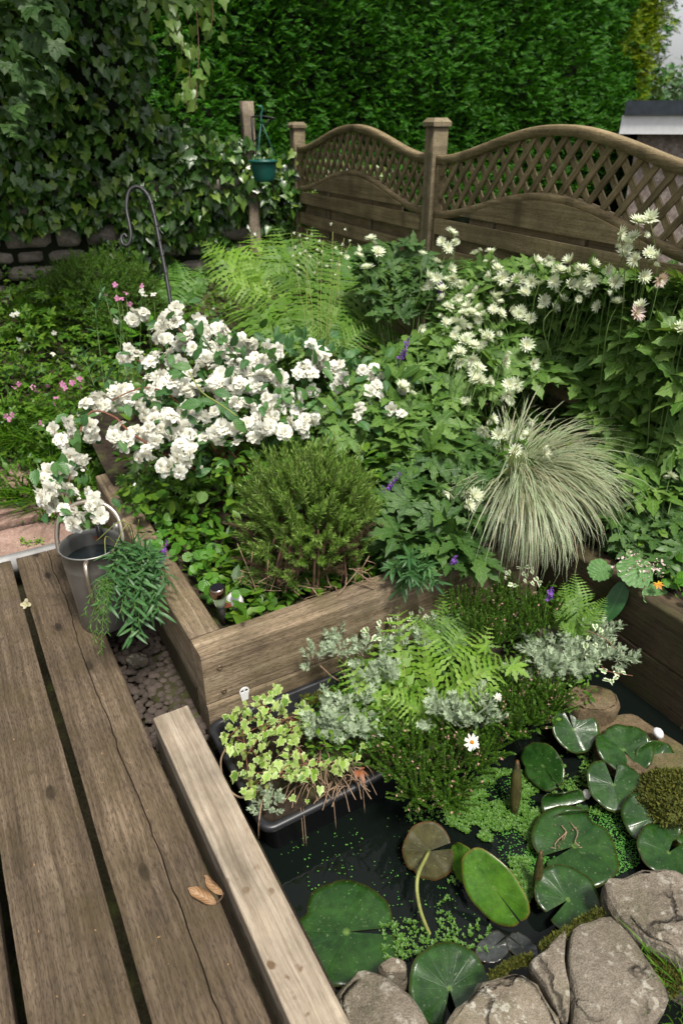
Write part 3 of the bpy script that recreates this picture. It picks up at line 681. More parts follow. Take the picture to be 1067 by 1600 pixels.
# raised bed of sleepers on edge
bed = thing("raised_bed", "weathered wooden sleeper bed full of flowering plants, with the solar light in its corner", "raised bed", L(1.575, .42, -.3))
bed.rotation_euler = (0, 0, RZ)
def sleeper(root, name, loc, length, along, seed, mat, hz=.2, wx=.1, tilt=0):
    me = timber(wx, length, hz - .004, .008, max(12, int(length / .06)), .0022, None, nx=5, seed=seed).mesh(name, mat, False); fix_normals(me)
    # local frame of the bed: x = w, y = s
    o = obj(name, me, root, loc, (0, tilt, 0 if along == 's' else -pi / 2)); return o
# bed-local: origin at the near left corner, 0.3 below deck level; top of the upper course at z = 0.5
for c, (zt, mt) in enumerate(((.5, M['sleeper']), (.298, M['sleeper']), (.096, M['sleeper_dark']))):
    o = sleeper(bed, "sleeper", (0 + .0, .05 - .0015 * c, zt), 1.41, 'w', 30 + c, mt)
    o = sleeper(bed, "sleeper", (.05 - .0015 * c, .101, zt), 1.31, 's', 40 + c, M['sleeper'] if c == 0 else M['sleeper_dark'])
for (x, z) in ((.055, .435), (.06, .335), (.98, .44)):
    g = Geo(); lathe(g, [(0, -.002), (.009, -.002), (.0095, 0), (.008, .002), (.0035, .0022), (.003, .0008), (0, .0006)], 14)
    o = obj("screw", g.mesh("screw", M['screw']), bed, (x, .0, z), (pi / 2, 0, 0))
bed2 = thing("side_bed", "dark damp sleeper wall beside the lily pond, holding the pleated leaf plant", "raised bed", L(-.3, 1.83, -.3)); bed2.rotation_euler = (0, 0, RZ)
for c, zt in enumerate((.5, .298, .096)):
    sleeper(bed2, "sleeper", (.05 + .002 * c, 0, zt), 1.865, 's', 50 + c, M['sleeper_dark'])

# pebble strip between deck and bed
strip_o = sheet("pebble_strip", .3, 2.55, .226, .42, lambda x, y, s, w: -.155 + .01 * nz2(x, y, 8, 20) + .07 * np.clip(s - 1.9, 0, 1), M['soil'], .03)
pm = [pebble_mesh("pebble", M['pebble'], 60 + k) for k in range(7)]
k = 0
for s in np.arange(1.40, 2.34, .0235):
    for w in np.arange(.235, .415, .0245):
        if s < 1.585 and w > .25: continue
        r = random.uniform(.0115, .0195); p = L(s + random.uniform(-.01, .01), w + random.uniform(-.009, .009), -.143 + random.uniform(0, .012) + .07 * max(0, s - 1.9))
        put("pebble", pm[k % 7], strip_o, p, rotz(random.uniform(0, 6.28)) @ rotx(random.uniform(-.4, .4)), r); k += 1
for (s, w) in ((1.61, .35), (2.03, .31)):
    p = L(s, w)[:2]; a = random.uniform(0, 3)
    g = rock([p + .05 * np.array([math.cos(a + t), .6 * math.sin(a + t)]) for t in (0, 1.3, 2.4, 3.6, 5)], -.10, .03, int(s * 100), .003, .006, .003)
    part("stone_chip", g, M['stone'], strip_o)

# pond edge stones
def edge_stone(px, z, thick, seed, mat, label, rough=.01, bev=.02, dome=.012):
    poly = np.array([at(u, v, z)[:2] for u, v in px]); g = rock(poly, z, thick, seed, rough, bev, dome); c = g.tmpl()['V'].mean(0)
    T = g.tmpl(); c[2] = z - thick; T['V'] = T['V'] - c; me = tmesh("edge_stone", T, mat); fix_normals(me); nbq = (len(me.polygons) // 14) * 5
    for q_ in range(nbq): me.polygons[q_].use_smooth = False
    o = obj("edge_stone", me, None, c)
    return tag(o, label, "stone", "stones edging the pond")
edge_stone([(522, 1545), (560, 1512), (592, 1520), (640, 1552), (672, 1600), (700, 1700), (640, 1760), (560, 1720)], -.06, .16, 71, M['stone'], "brown stone slab touching the pale timber kerb at the pond's near edge", .006)
edge_stone([(588, 1508), (612, 1494), (637, 1502), (640, 1522), (600, 1524)], -.085, .12, 72, M['stone_light'], "small pale stone wedged behind the slab by the timber kerb", .004, .012, .006)
edge_stone([(698, 1592), (735, 1540), (808, 1506), (842, 1532), (884, 1610), (900, 1700), (760, 1740), (690, 1660)], -.045, .18, 73, M['stone_light'], "lichen spotted stone in the middle of the pond's near edge", .009, .022)
edge_stone([(824, 1502), (872, 1462), (886, 1448), (880, 1500), (893, 1560), (885, 1612), (850, 1535)], -.035, .18, 74, M['stone'], "narrow cracked piece on the left of the largest stone", .005, .006)
edge_stone([(890, 1446), (955, 1424), (1000, 1470), (1048, 1562), (1020, 1600), (960, 1680), (890, 1614), (896, 1560), (884, 1500)], -.032, .18, 75, M['stone'], "largest flat brown stone at the pond's near right corner", .007, .012)
edge_stone([(942, 1378), (1000, 1352), (1075, 1360), (1160, 1420), (1120, 1530), (1050, 1490), (1010, 1474), (962, 1422)], -.03, .2, 76, M['stone'], "grey stone block at the right margin below the lily pads", .008, .02)
edge_stone([(872, 1082), (915, 1066), (962, 1076), (972, 1098), (948, 1114), (905, 1112)], -.06, .16, 77, M['wetstone'], "dark stone under the silver plant beside the dark sleeper wall", .006, .015)
edge_stone([(925, 1120), (985, 1108), (1067, 1165), (1140, 1230), (1080, 1260), (1000, 1215), (935, 1175)], -.13, .2, 78, M['wetstone'], "wet brown stone ledge along the foot of the dark sleeper wall", .006, .02)
edge_stone([(822, 985), (862, 968), (890, 985), (880, 1020), (840, 1020)], .0, .2, 79, M['stone'], "round brown stone half hidden by the small fern beside the heather", .008, .03, .03)
# ------------------------------------------------------------------ fence: three posts, two lattice panels
FP2 = np.array([.508, 4.18, 0]); FP1 = np.array([-.335, 5.91, 0]); FD = unit(FP2 - FP1); FP3 = FP2 + FD * 1.925
FA = math.atan2(FD[1], FD[0])
fence = thing("lattice_fence", "brown wooden fence with wavy topped lattice panels and capped posts", "fence", FP2 * 1.0)
fence.rotation_euler = (0, 0, FA)                       # local x runs along the fence towards the camera side, y away to the left
def fpost(x, zt, zb=-.1, w=.09):
    g = Geo(); T = timber(w, zt - zb, w, .006, 12, .0008, seed=int(x * 10) + 7).tmpl()
    V = T['V'].copy(); T['V'] = np.column_stack([V[:, 0], -V[:, 2] - w / 2, V[:, 1] + zb]); me = tmesh("post", T, M['post_g']); fix_normals(me)
    o = obj("post", me, fence, (x, 0, 0))
    g = Geo(); h = w / 2 + .011; c = h - .018
    V = [(-h, -h, zt), (h, -h, zt), (h, h, zt), (-h, h, zt), (-h, -h, zt + .02), (h, -h, zt + .02), (h, h, zt + .02), (-h, h, zt + .02), (-c, -c, zt + .04), (c, -c, zt + .04), (c, c, zt + .04), (-c, c, zt + .04)]
    g.add(V, [(3, 2, 1, 0), (0, 1, 5, 4), (1, 2, 6, 5), (2, 3, 7, 6), (3, 0, 4, 7), (4, 5, 9, 8), (5, 6, 10, 9), (6, 7, 11, 10), (7, 4, 8, 11), (8, 9, 10, 11)])
    obj("cap", g.mesh("cap", M['post_g'], False), o)
M['post_g'] = wood("fence_post_timber", (.13, .10, .06), (.20, .16, .10), (.26, .21, .14), green=.25, gcol=(.12, .11, .05), knots=.4, bstr=.3)
for x, zt in ((-1.925, 1.575), (0, 1.59), (1.925, 1.58)): fpost(x, zt)
def wave(x0, x1, ze, zp):
    return lambda x: ze + (zp - ze) * (.5 - .5 * math.cos(2 * pi * (x - x0) / (x1 - x0))) ** .9
def rail(root, name, f, x0, x1, hgt, y0, y1, mat, n=36):
    g = Geo(); V = []; F = []
    for i in range(n + 1):
        x = x0 + (x1 - x0) * i / n; z = f(x); b = .006
        V += [(x, y0, z - hgt), (x, y0, z - b), (x, y0 + b, z), (x, y1 - b, z), (x, y1, z - b), (x, y1, z - hgt)]
    for i in range(n):
        for k in range(6): F.append((i * 6 + k, i * 6 + (k + 1) % 6, (i + 1) * 6 + (k + 1) % 6, (i + 1) * 6 + k))
    F += [tuple(range(6)), tuple(n * 6 + k for k in range(6))[::-1]]
    # the grain runs along local Y in the timber shader: build turned, then turn back
    Vv = np.array(V); Vt = np.column_stack([-Vv[:, 1], Vv[:, 0], Vv[:, 2]]); g.add(Vt, F); me = g.mesh(name, mat); fix_normals(me); return obj(name, me, root, None, (0, 0, -pi / 2))
def board(root, name, x0, x1, z0, z1, y0, y1, mat):
    g = Geo(); box(g, -y1, -y0, x0, x1, z0, z1); me = g.mesh(name, mat, False); return obj(name, me, root, None, (0, 0, -pi / 2))
for pnl, (xa, xb) in enumerate(((-1.925 + .048, -.048), (.048, 1.925 - .048))):
    top = wave(xa, xb, 1.455, 1.60); low = wave(xa, xb, 1.185, 1.335)
    pan = obj("panel", None, fence, (0, 0, 0)); pan.empty_display_size = .05
    rail(pan, "top_rail", top, xa, xb, .042, -.024, .024, M['fence']); rail(pan, "lower_rail", low, xa, xb, .04, -.022, .022, M['fence'])
    for x in (xa, xb - .028): board(pan, "stile", x + .001, x + .027, .32, top(x) - .044, -.02, .02, M['fence'])
    # lattice: slats cut between the two rails, one layer behind the other
    for dirn, yy in ((1, (-.011, -.001)), (-1, (.001, .011))):
        for x in np.arange(xa - .35, xb + .35, .096):
            pts = []
            for t in np.linspace(-.06, .50, 57):
                xx = x + dirn * t * .82; zz = 1.13 + t
                if xa + .03 < xx < xb - .03 and low(xx) - .012 < zz < top(xx) - .03: pts.append((xx, zz))
            if len(pts) < 4: continue
            (ax, az), (bx, bz) = pts[0], pts[-1]; ln = math.hypot(bx - ax, bz - az); g = Geo(); box(g, -.0135, .0135, 0, ln, -.005, .005)
            me = g.mesh("slat", M['fence'], False); o = obj("slat", me, pan, (ax, (yy[0] + yy[1]) / 2, az))
            o.rotation_euler = Matrix(((0, (bx - ax) / ln, (bz - az) / ln), (0, 0, 0), (0, 0, 0))).to_euler() if False else (0, 0, 0)
            yv = Vector(((bx - ax) / ln, 0, (bz - az) / ln)); zv = Vector((0, -1, 0)); xv = yv.cross(zv); Mx = Matrix((xv, yv, zv)).transposed(); o.rotation_euler = Mx.to_euler()
    # boards below: front row and back row alternate, battens between
    z = 1.143; k = 0
    g = Geo(); n_ = 28; x0_, x1_ = xa + .26, xb - .26; V = []; F = []
    for i in range(n_ + 1):
        x = x0_ + (x1_ - x0_) * i / n_; zt_ = low(x) - .032; V += [(.016, x, 1.18), (.016, x, max(1.185, zt_)), (.026, x, max(1.185, zt_)), (.026, x, 1.18)]
    for i in range(n_):
        for q_ in range(4): F.append((i * 4 + q_, i * 4 + (q_ + 1) % 4, (i + 1) * 4 + (q_ + 1) % 4, (i + 1) * 4 + q_))
    F += [(0, 1, 2, 3), tuple(n_ * 4 + q_ for q_ in (3, 2, 1, 0))]; g.add(V, F); me = g.mesh("board", M['fence'], False); fix_normals(me); obj("board", me, pan, None, (0, 0, -pi / 2))
    board(pan, "board", xa + .3, xb - .3, 1.12, 1.186, .010, .020, M['fence'])
    while z > .34:
        board(pan, "board", xa + .03, xb - .03, z - .15, z - .002, .012, .022, M['fence'])
        board(pan, "board", xa + .03, xb - .03, z - .075, z + .005, -.03, -.018, M['fence']); z -= .148; k += 1
    for x in (xa + (xb - xa) * .27, xa + (xb - xa) * .62): board(pan, "batten", x, x + .03, .33, low(x) - .045, -.0075, .0075, M['post_g'])

# post with the hanging basket
hp = dep(385, 158, 5.0); pz = .35
pst = thing("basket_post", "grey timber post with a bracket holding the hanging basket", "post", (hp[0], hp[1], pz)); pst.rotation_euler = (0.0, .0, math.radians(22))
T = timber(.085, hp[2] - pz, .085, .007, 14, .001, seed=77).tmpl(); V = T['V']; T['V'] = np.column_stack([V[:, 0], -V[:, 2] - .0425, V[:, 1]]); me = tmesh("shaft", T, M['post']); fix_normals(me); obj("shaft", me, pst)
zb = hp[2] - pz
g = Geo(); tube(g, [(.02, -.05, zb - .10), (.02, -.05, zb - .34)], .006, 6); tube(g, spline([(.02, -.05, zb - .10), (.09, -.10, zb - .095), (.17, -.15, zb - .11)], 8), .006, 6)
tube(g, spline([(.02, -.05, zb - .27), (.07, -.085, zb - .2), (.13, -.125, zb - .115)], 8), .005, 6)
tube(g, [(.02 + .018 * math.cos(a), -.055, zb - .3 + .018 * math.sin(a)) for a in np.linspace(0, 6.3, 14)], .004, 5); obj("bracket", g.mesh("bracket", M['iron']), pst)
bk = dep(413, 283, 4.86)                                   # pot foot
pot = thing("hanging_basket", "teal plastic hanging basket on green cords beside the grey post", "hanging basket", bk)
g = Geo(); R_ = .098; lathe(g, [(0, 0), (.066, 0), (.070, .008), (.076, .03), (.090, .105), (.091, .118), (.102, .12), (.103, .134), (.096, .135), (.088, .112), (0, .11)], 28); obj("bowl", g.mesh("bowl", M['green_pot']), pot)
for a in (.2, 2.3, 4.4):
    g = Geo(); tube(g, [(.098 * math.cos(a), .098 * math.sin(a), .13), (0, 0, .37)], .0035, 5); obj("cord", g.mesh("cord", M['cord']), pot)
g = Geo(); tube(g, spline([(0, 0, .36), (0, 0, .41), (.012, 0, .44), (.0, 0, .465), (-.015, 0, .45)], 12), [.012] + [.006] * 11, 6); obj("hook", g.mesh("hook", M['cord']), pot)
g = Geo(); lathe(g, [(0, .118), (.05, .122), (.087, .113)], 20); obj("compost", g.mesh("compost", M['soil']), pot)

# ------------------------------------------------------------------ stone wall, ivy, sycamore, hedge, garage
WA, WB = np.array([-3.6, 5.15, 0]), np.array([-.25, 6.0, 0]); WD = unit(WB - WA); WN = np.array([WD[1], -WD[0], 0])
wall = thing("dry_stone_wall", "grey dry stone wall at the back left, mostly covered by ivy", "wall", WA)
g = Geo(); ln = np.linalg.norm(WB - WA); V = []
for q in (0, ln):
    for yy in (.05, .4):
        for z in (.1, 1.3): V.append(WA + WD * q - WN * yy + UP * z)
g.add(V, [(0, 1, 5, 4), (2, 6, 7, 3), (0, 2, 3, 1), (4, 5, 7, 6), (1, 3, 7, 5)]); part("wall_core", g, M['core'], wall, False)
z = .36; rs = np.random.default_rng(4)
while z < 1.2:
    h = rs.uniform(.085, .17); x = rs.uniform(-.2, 0)
    while x < 2.9:
        w_ = rs.uniform(.15, .42)
        if x > -.05:
            b = .012; k = 7; g = Geo(); nx, nz_ = 9, 6; V = []; F = []
            for j in range(nz_):
                for i in range(nx):
                    a, c = i / (nx - 1) * 2 - 1, j / (nz_ - 1) * 2 - 1; e = max(abs(a) ** 6, abs(c) ** 5)
                    V.append((x + w_ / 2 + a * (w_ / 2 - b) * (1 - .06 * abs(c) ** 3), z + h / 2 + c * (h / 2 - b * .7) * (1 - .08 * abs(a) ** 3), .055 * (1 - e)))
            V = np.array(V); sd = int(x * 1000 + z * 333); V[:, 2] += .014 * noise3(V, sd, 16, 3) * (V[:, 2] > .01); V[:, 1] += .008 * noise3(V, sd + 1, 9, 2); V[:, 0] += .006 * noise3(V, sd + 2, 9, 2)
            for j in range(nz_ - 1):
                for i in range(nx - 1): F.append((j * nx + i, j * nx + i + 1, (j + 1) * nx + i + 1, (j + 1) * nx + i))
            Wv = WA + V[:, :1] * WD + V[:, 1:2] * UP + (V[:, 2:3] - .052) * WN; g.add(Wv, F); part("stone", g, M['wallstone'], wall)
        x += w_ + .012
    z += h + .01

ivyT = [ivyleaf(0, 20 + k, .62 + .07 * k) for k in range(5)]
ivy = thing("wall_ivy", "dark glossy ivy covering the stone wall at the back left", "ivy", WA + UP * .35)
g = Geo(); V = []                                   # leaves hang before the shade-coloured backing sheet built below
n = 16000; q = rng.uniform(-.3, ln + .6, n); z = .35 + 3.6 * rng.random(n) ** 1.05
dens = np.clip(1.0 - .17 * np.clip(z - 1.6, 0, 3), .25, 1)
bare = (q > .98) & (q < 1.8) & (z < .90 + .05 * np.sin(q * 9))   # stones show low at the left
keep = (rng.random(n) < dens) & ~bare & ~((q > 2.45) & (z > 1.62 - .2 * (q - 2.4)))
clump = noise3(np.stack([q, z, 0 * q], -1), 12, 2.6, 3); keep &= (clump > -.55 + .42 * np.clip(z - 1.5, 0, 1.4))
q, z, clump = q[keep], z[keep], clump[keep]; n = len(q)
off = .03 + .10 * rng.random(n) + .13 * np.clip(clump, -.4, 1) + .16 * np.clip(z - 1.5, 0, 1.5)
P = WA + q[:, None] * WD + z[:, None] * UP + off[:, None] * WN
D = unit(-UP * .9 + WN * .55 + .6 * rng.normal(size=(n, 3))); Nn = unit(WN * 1.0 + UP * .65 + .4 * rng.normal(size=(n, 3)))
S = rng.uniform(.035, .105, n) * np.where(rng.random(n) < .15, .6, 1)
scatter_leaves(ivy, ivyT, [M['ivy']], P, frames(D, Nn), S, 300, score=np.clip(.6 + off * 3, .3, 2))
g = Geo()
for k in range(14):
    q0 = rng.uniform(0, ln * .6); p = [WA + (q0 + .12 * math.sin(t * 5 + k) * t) * WD + (.9 + 2.5 * t) * UP + (.03 + .14 * max(0, t - .45)) * WN for t in np.linspace(0, 1, 9)]; tube(g, p, np.linspace(.012, .004, 9), 4)
part("stem", g, M['twig'], ivy, True, "stuff")
# backing sheet behind the ivy above the wall, deep shade put into its colour
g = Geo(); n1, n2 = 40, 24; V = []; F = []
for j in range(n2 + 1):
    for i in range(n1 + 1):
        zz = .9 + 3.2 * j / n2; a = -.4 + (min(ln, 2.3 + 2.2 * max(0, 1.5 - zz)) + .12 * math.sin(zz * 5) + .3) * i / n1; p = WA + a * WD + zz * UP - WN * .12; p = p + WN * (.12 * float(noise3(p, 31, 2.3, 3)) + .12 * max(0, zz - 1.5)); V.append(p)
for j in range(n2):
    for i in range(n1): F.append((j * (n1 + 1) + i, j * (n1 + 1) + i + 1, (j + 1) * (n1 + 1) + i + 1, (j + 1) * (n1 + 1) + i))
g.add(V, F); part("shade_backing", g, M['core'], ivy)
# hanging ivy strands, paler leaves, at the top
strands = thing("hanging_ivy", "pale ivy strands hanging over the dark ivy at the top of the picture", "ivy", dep(300, -60, 4.4))
Ps = []; gs = Geo()
for (u0, v0, u1, v1) in ((255, -40, 285, 85), (300, -40, 305, 175), (270, -40, 262, 60), (318, -40, 330, 50), (285, 60, 292, 165), (240, -40, 225, 20)):
    pts = spline([dep(u0, v0, 4.4), dep((u0 + u1) / 2 + 8, (v0 + v1) / 2, 4.36), dep(u1, v1, 4.33)], 14); tube(gs, pts, .003, 4); Ps += [p + rng.normal(0, .035, 3) for p in pts for _ in range(1)]
Ps = np.array(Ps); n = len(Ps)
scatter_leaves(strands, ivyT, [M['ivy_pale']], Ps, frames(unit(-UP + .5 * rng.normal(size=(n, 3))), unit(np.array([.3, -1, .5]) + .4 * rng.normal(size=(n, 3)))), rng.uniform(.06, .1, n), n)
part("stem", gs, M['twig'], strands)

syc = thing("sycamore_tree", "dark broad leaved tree overhanging the ivy at the top left corner", "tree", (-3.15, 4.6, -.1))
g = Geo(); tube(g, spline([(-3.15, 4.6, -.1), (-3.1, 4.65, 1.5), (-2.95, 4.7, 3.2), (-2.8, 4.8, 5.2)], 14), np.linspace(.15, .06, 14), 10); part("trunk", g, M['bark'], syc)
limbs = [((-3.0, 4.65, 2.6), (-2.5, 4.3, 2.75), (-1.9, 4.0, 2.45)), ((-2.95, 4.7, 3.0), (-2.3, 4.9, 3.5), (-1.3, 5.0, 3.6)), ((-2.9, 4.75, 3.6), (-2.0, 4.6, 4.1), (-1.0, 4.6, 4.2)), ((-3.0, 4.65, 2.3), (-2.75, 4.0, 2.4), (-2.3, 3.6, 2.1))]
for lb in limbs:
    g = Geo(); tube(g, spline(lb, 10), np.linspace(.045, .012, 10), 6); part("limb", g, M['bark'], syc)
mapT = [palmate(5, 105, .72, .13, 7, .25, .55, 300 + k, .1) for k in range(4)]
# the low bough seen at the corner
P1 = []
for (u, v, d) in [(random.uniform(-60, 95), random.uniform(-60, 215), random.uniform(3.3, 3.9)) for _ in range(150)]:
    if u + .45 * max(0, v - 60) < 105: P1.append(dep(u, v, d))
P1 = np.array(P1); n = len(P1)
c2 = [(-2.2, 4.9, 3.7), (-1.2, 5.1, 3.9), (-3.0, 4.7, 4.4), (-2.0, 4.4, 4.6), (-1.6, 4.6, 3.2 + .6), (-2.9, 5.3, 3.4)]
P2 = np.concatenate([mound(c, (.95, .8, .55), 800, .2, -1, k)[0] for k, c in enumerate(c2)])  # unseen upper crown, made dense to shade the ivy below
P = P1; n = len(P); sc_ = None
scatter_leaves(syc, mapT, [M['maple']], P, frames(unit(-UP * .55 + rng.normal(size=(n, 3)) * .6 + np.array([.5, -.4, 0])), unit(UP * .8 + np.array([.3, -.5, 0]) + .4 * rng.normal(size=(n, 3)))), rng.uniform(.06, .1, n), len(P1), score=sc_)
g = Geo(); T = palmate(5, 105, .6, 0, 2, .25, .5, 3); n = len(P2); g.inst(T, P2, frames(unit(-UP * .4 + rng.normal(size=(n, 3))), unit(UP + .5 * rng.normal(size=(n, 3)))), rng.uniform(.08, .12, n)); part('crown', g, M['maple'], syc, True, 'stuff')

hedge = thing("conifer_hedge", "tall clipped dark green conifer hedge behind the fence", "hedge", (1.6, 8.4, -.4))
HA, HB = np.array([-2.6, 6.55, 0]), np.array([4.13, 10.7, 0]); HD = unit(HB - HA); HN = np.array([HD[1], -HD[0], 0]); hl = np.linalg.norm(HB - HA)
def hoff(q, z): return .09 * noise3(np.stack([q, z * .8, 0 * q], -1), 51, 1.5, 3) + .045 * noise3(np.stack([q, z, 0 * q], -1), 52, 5, 2)
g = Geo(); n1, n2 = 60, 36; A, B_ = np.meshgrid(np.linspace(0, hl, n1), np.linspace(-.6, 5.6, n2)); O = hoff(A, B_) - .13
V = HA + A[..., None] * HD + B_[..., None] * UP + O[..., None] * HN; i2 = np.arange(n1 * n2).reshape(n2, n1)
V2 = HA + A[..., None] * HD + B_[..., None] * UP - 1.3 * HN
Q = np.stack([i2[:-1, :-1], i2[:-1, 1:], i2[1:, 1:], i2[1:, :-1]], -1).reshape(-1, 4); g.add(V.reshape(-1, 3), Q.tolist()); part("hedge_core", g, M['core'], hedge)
sprT = [spray(400 + k) for k in range(4)]
g = Geo(); n = 33000; q = hl * rng.random(n) ** .85; z = rng.uniform(.75, 3.9, n); lift = rng.random(n)
P = HA + q[:, None] * HD + z[:, None] * UP + (hoff(q, z) - .07 + .11 * lift)[:, None] * HN
sw = np.where(rng.random(n) < .5, 1, -1)[:, None]
D = unit(HN * .75 + HD * (.35 + .55 * rng.normal(size=n))[:, None] + UP * (.25 + .45 * rng.normal(size=n))[:, None]); Nn = unit(UP * .7 + HN * .4 + .5 * rng.normal(size=(n, 3)))
S = rng.uniform(.065, .125, n); wh = rng.integers(0, 4, n); R = frames(D, Nn)
end_ = q > hl - 1.0
gold = (rng.random(n) < .85) & (noise3(np.stack([q, z, 0 * q], -1), 61, 1.6, 2) > -.45) & (q > hl - .75 - .5 * (2.5 - z)) & (z > 1.75) & (z < 3.3)
for j in range(4):
    k = (wh == j) & ~gold; g.inst(sprT[j], P[k], R[k], S[k], 0); k = (wh == j) & gold; g.inst(sprT[j], P[k], R[k], S[k], 1)
# the hedge's right-hand end
n = 4000; b = rng.uniform(-1.2, .05, n); z = rng.uniform(-.2, 4.4, n); P = HB + b[:, None] * HN + z[:, None] * UP + (.05 + .12 * rng.random(n) + .2 * noise3(np.stack([b, z, 0 * b], -1), 5, 2.0))[:, None] * HD
R = frames(unit(HD + .5 * rng.normal(size=(n, 3))), unit(UP + .5 * rng.normal(size=(n, 3)))); gold = rng.random(n) < .5
g.inst(sprT[0], P[gold], R[gold], rng.uniform(.1, .2, gold.sum()), 1); g.inst(sprT[1], P[~gold], R[~gold], rng.uniform(.1, .2, (~gold).sum()), 0)
part("foliage", g, [M['hedge'], M['hedge_gold']], hedge, True, "stuff")

far = thing("far_tree", "pale grey green tree in the distance above the garage roof", "tree", (8.6, 20, -1))
g = Geo(); tube(g, [(8.6, 20, -1), (8.7, 20, 1.5), (8.6, 20.1, 3)], [.25, .2, .1], 8); part("trunk", g, M['bark'], far)
g = Geo(); T = strip(2, .5)
for c, r in (((7.6, 20, 1.5), 1.6), ((9.3, 20.5, 2.0), 1.7), ((8.4, 20.8, .9), 1.7), ((10.7, 20, 1.4), 1.8), ((6.7, 21, .6), 1.5)):
    P, d = mound(c, (r, r, r * .8), 1700, .4, -1, int(c[0] * 10)); g.inst(T, P, leaf_frames(d), rng.uniform(.16, .3, len(P)))
part("crown", g, M['far'], far, True, "stuff")

gar = thing("garage", "pebbledash garage with white fascia and dark flat roof edge behind the fence", "garage", (4.35, 7.75, -1.12))
gx = math.radians(-23); gar.rotation_euler = (0, 0, gx)
M['dash'] = stonemat("pebbledash", (.10, .075, .065), (.28, .225, .20), (.52, .46, .42), .0, .0, 22)
g = Geo(); box(g, -1.32, 2.2, 0, 4, 0, 2.78); obj("wall", g.mesh("wall", M['dash'], False), gar)
g = Geo(); box(g, -1.5, 2.3, -.14, -.10, 2.63, 2.80); obj("fascia", g.mesh("fascia", M['fascia'], False), gar)
g = Geo(); box(g, -1.48, 2.35, -.17, 4.1, 2.80, 2.93); obj("roof", g.mesh("roof", M['felt'], False), gar)
g = Geo(); box(g, -1.50, -1.46, -.10, 4.0, 2.58, 2.80); obj("fascia", g.mesh("fascia", M['felt'], False), gar)

# ------------------------------------------------------------------ iron crook
ck = thing("shepherd_crook", "black iron crook with a curled hook standing among the flowers", "garden hook", at(272, 520, .2))
cd = 2.95
pts = spline([dep(u, v, d) for u, v, d in ((300, 640, 3.02), (286, 560, 2.98), (270, 490, cd), (259, 425, cd), (249, 375, cd), (241, 335, cd), (232, 306, cd), (216, 292, cd), (202, 299, cd), (198, 325, cd), (203, 352, cd), (205, 370, cd), (200, 383, cd), (192, 381, cd), (190, 371, cd), (195, 366, cd), (199, 371, cd))], 90)
g = Geo(); rr = np.full(90, .0085); rr[50:] = .0075; rr[-22:] = np.linspace(.0085, .006, 22); tube(g, pts, rr, 8)
tube(g, [pts[0], np.array([pts[0][0] + .02, pts[0][1], .1])], .0085, 8); part("rod", g, M['iron'], ck)
g = Geo(); tw = []
for i in range(14, 40):
    for a in range(4): tw.append(pts[i] * (1 - a / 4) + pts[i + 1] * (a / 4) + .0085 * np.array([math.cos(i * 2.2 + a * .55), math.sin(i * 2.2 + a * .55), 0]))
tube(g, tw, .0035, 5); part("twist", g, M['iron'], ck)

# ------------------------------------------------------------------ watering can
can = thing("watering_can", "galvanised metal watering can full of water at the end of the deck", "watering can", (-.872, 2.005, .0)); can.rotation_euler = (0, 0, 0)
g = Geo(); H_ = .335
lathe(g, [(0, .004), (.076, .004), (.078, 0), (.082, 0), (.083, .006), (.0845, .008), (.088, .1), (.094, .2), (.0975, .255), (.0985, .262), (.0985, .268), (.098, .272), (.1005, H_ - .006), (.1035, H_ - .004), (.1045, H_), (.102, H_ + .003), (.0995, H_), (.098, H_ - .02), (.0955, .24), (.09, .22)], 48); bd = obj("body", g.mesh("body", M['zinc']), can)
g = Geo(); lathe(g, [(0, .272), (.0955, .272)], 40); obj("water", g.mesh("water", M['canwater']), can)
# spout towards the back, carry handle over the top, rear handle towards the camera
dsp = unit(np.array([.02, 1, 0])); g = Geo(); tube(g, spline([(.0, .085, .05), (.012, .13, .12), (.022, .17, .21), (.03, .20, .30)], 16), np.linspace(.03, .0125, 16), 12); obj("spout", g.mesh("spout", M['zinc']), can)
g = Geo(); tube(g, [(.003, .095, .30), (.0, .09, .452)], .0105, 12); obj("brace", g.mesh("brace", M['zinc']), can)
g = Geo(); tube(g, spline([(-.112, -.005, .285), (-.116, .02, .36), (-.095, .045, .425), (-.035, .07, .458), (.035, .075, .455), (.09, .055, .42), (.112, .02, .36), (.108, -.005, .29)], 36), .0085, 10); obj("carry_handle", g.mesh("carry_handle", M['tube']), can)
g = Geo(); tube(g, spline([(.02, -.098, .325), (.024, -.122, .327), (.03, -.142, .30), (.034, -.15, .24), (.036, -.145, .17), (.034, -.115, .12), (.03, -.085, .10)], 30), .0085, 10); obj("rear_handle", g.mesh("rear_handle", M['tube']), can)
g = Geo(); V = []
for i in range(13):
    a = math.radians(78 + 2.4 * i); V += [(.0965 * math.cos(a), .0965 * math.sin(a), .30 - .009 * math.sin(i / 12 * pi)), (.0965 * math.cos(a), .0965 * math.sin(a), .30 + .009 * math.sin(i / 12 * pi))]
g.add(V, [(2 * i, 2 * i + 1, 2 * i + 3, 2 * i + 2) for i in range(12)]); obj("badge", g.mesh("badge", M['rust']), can)

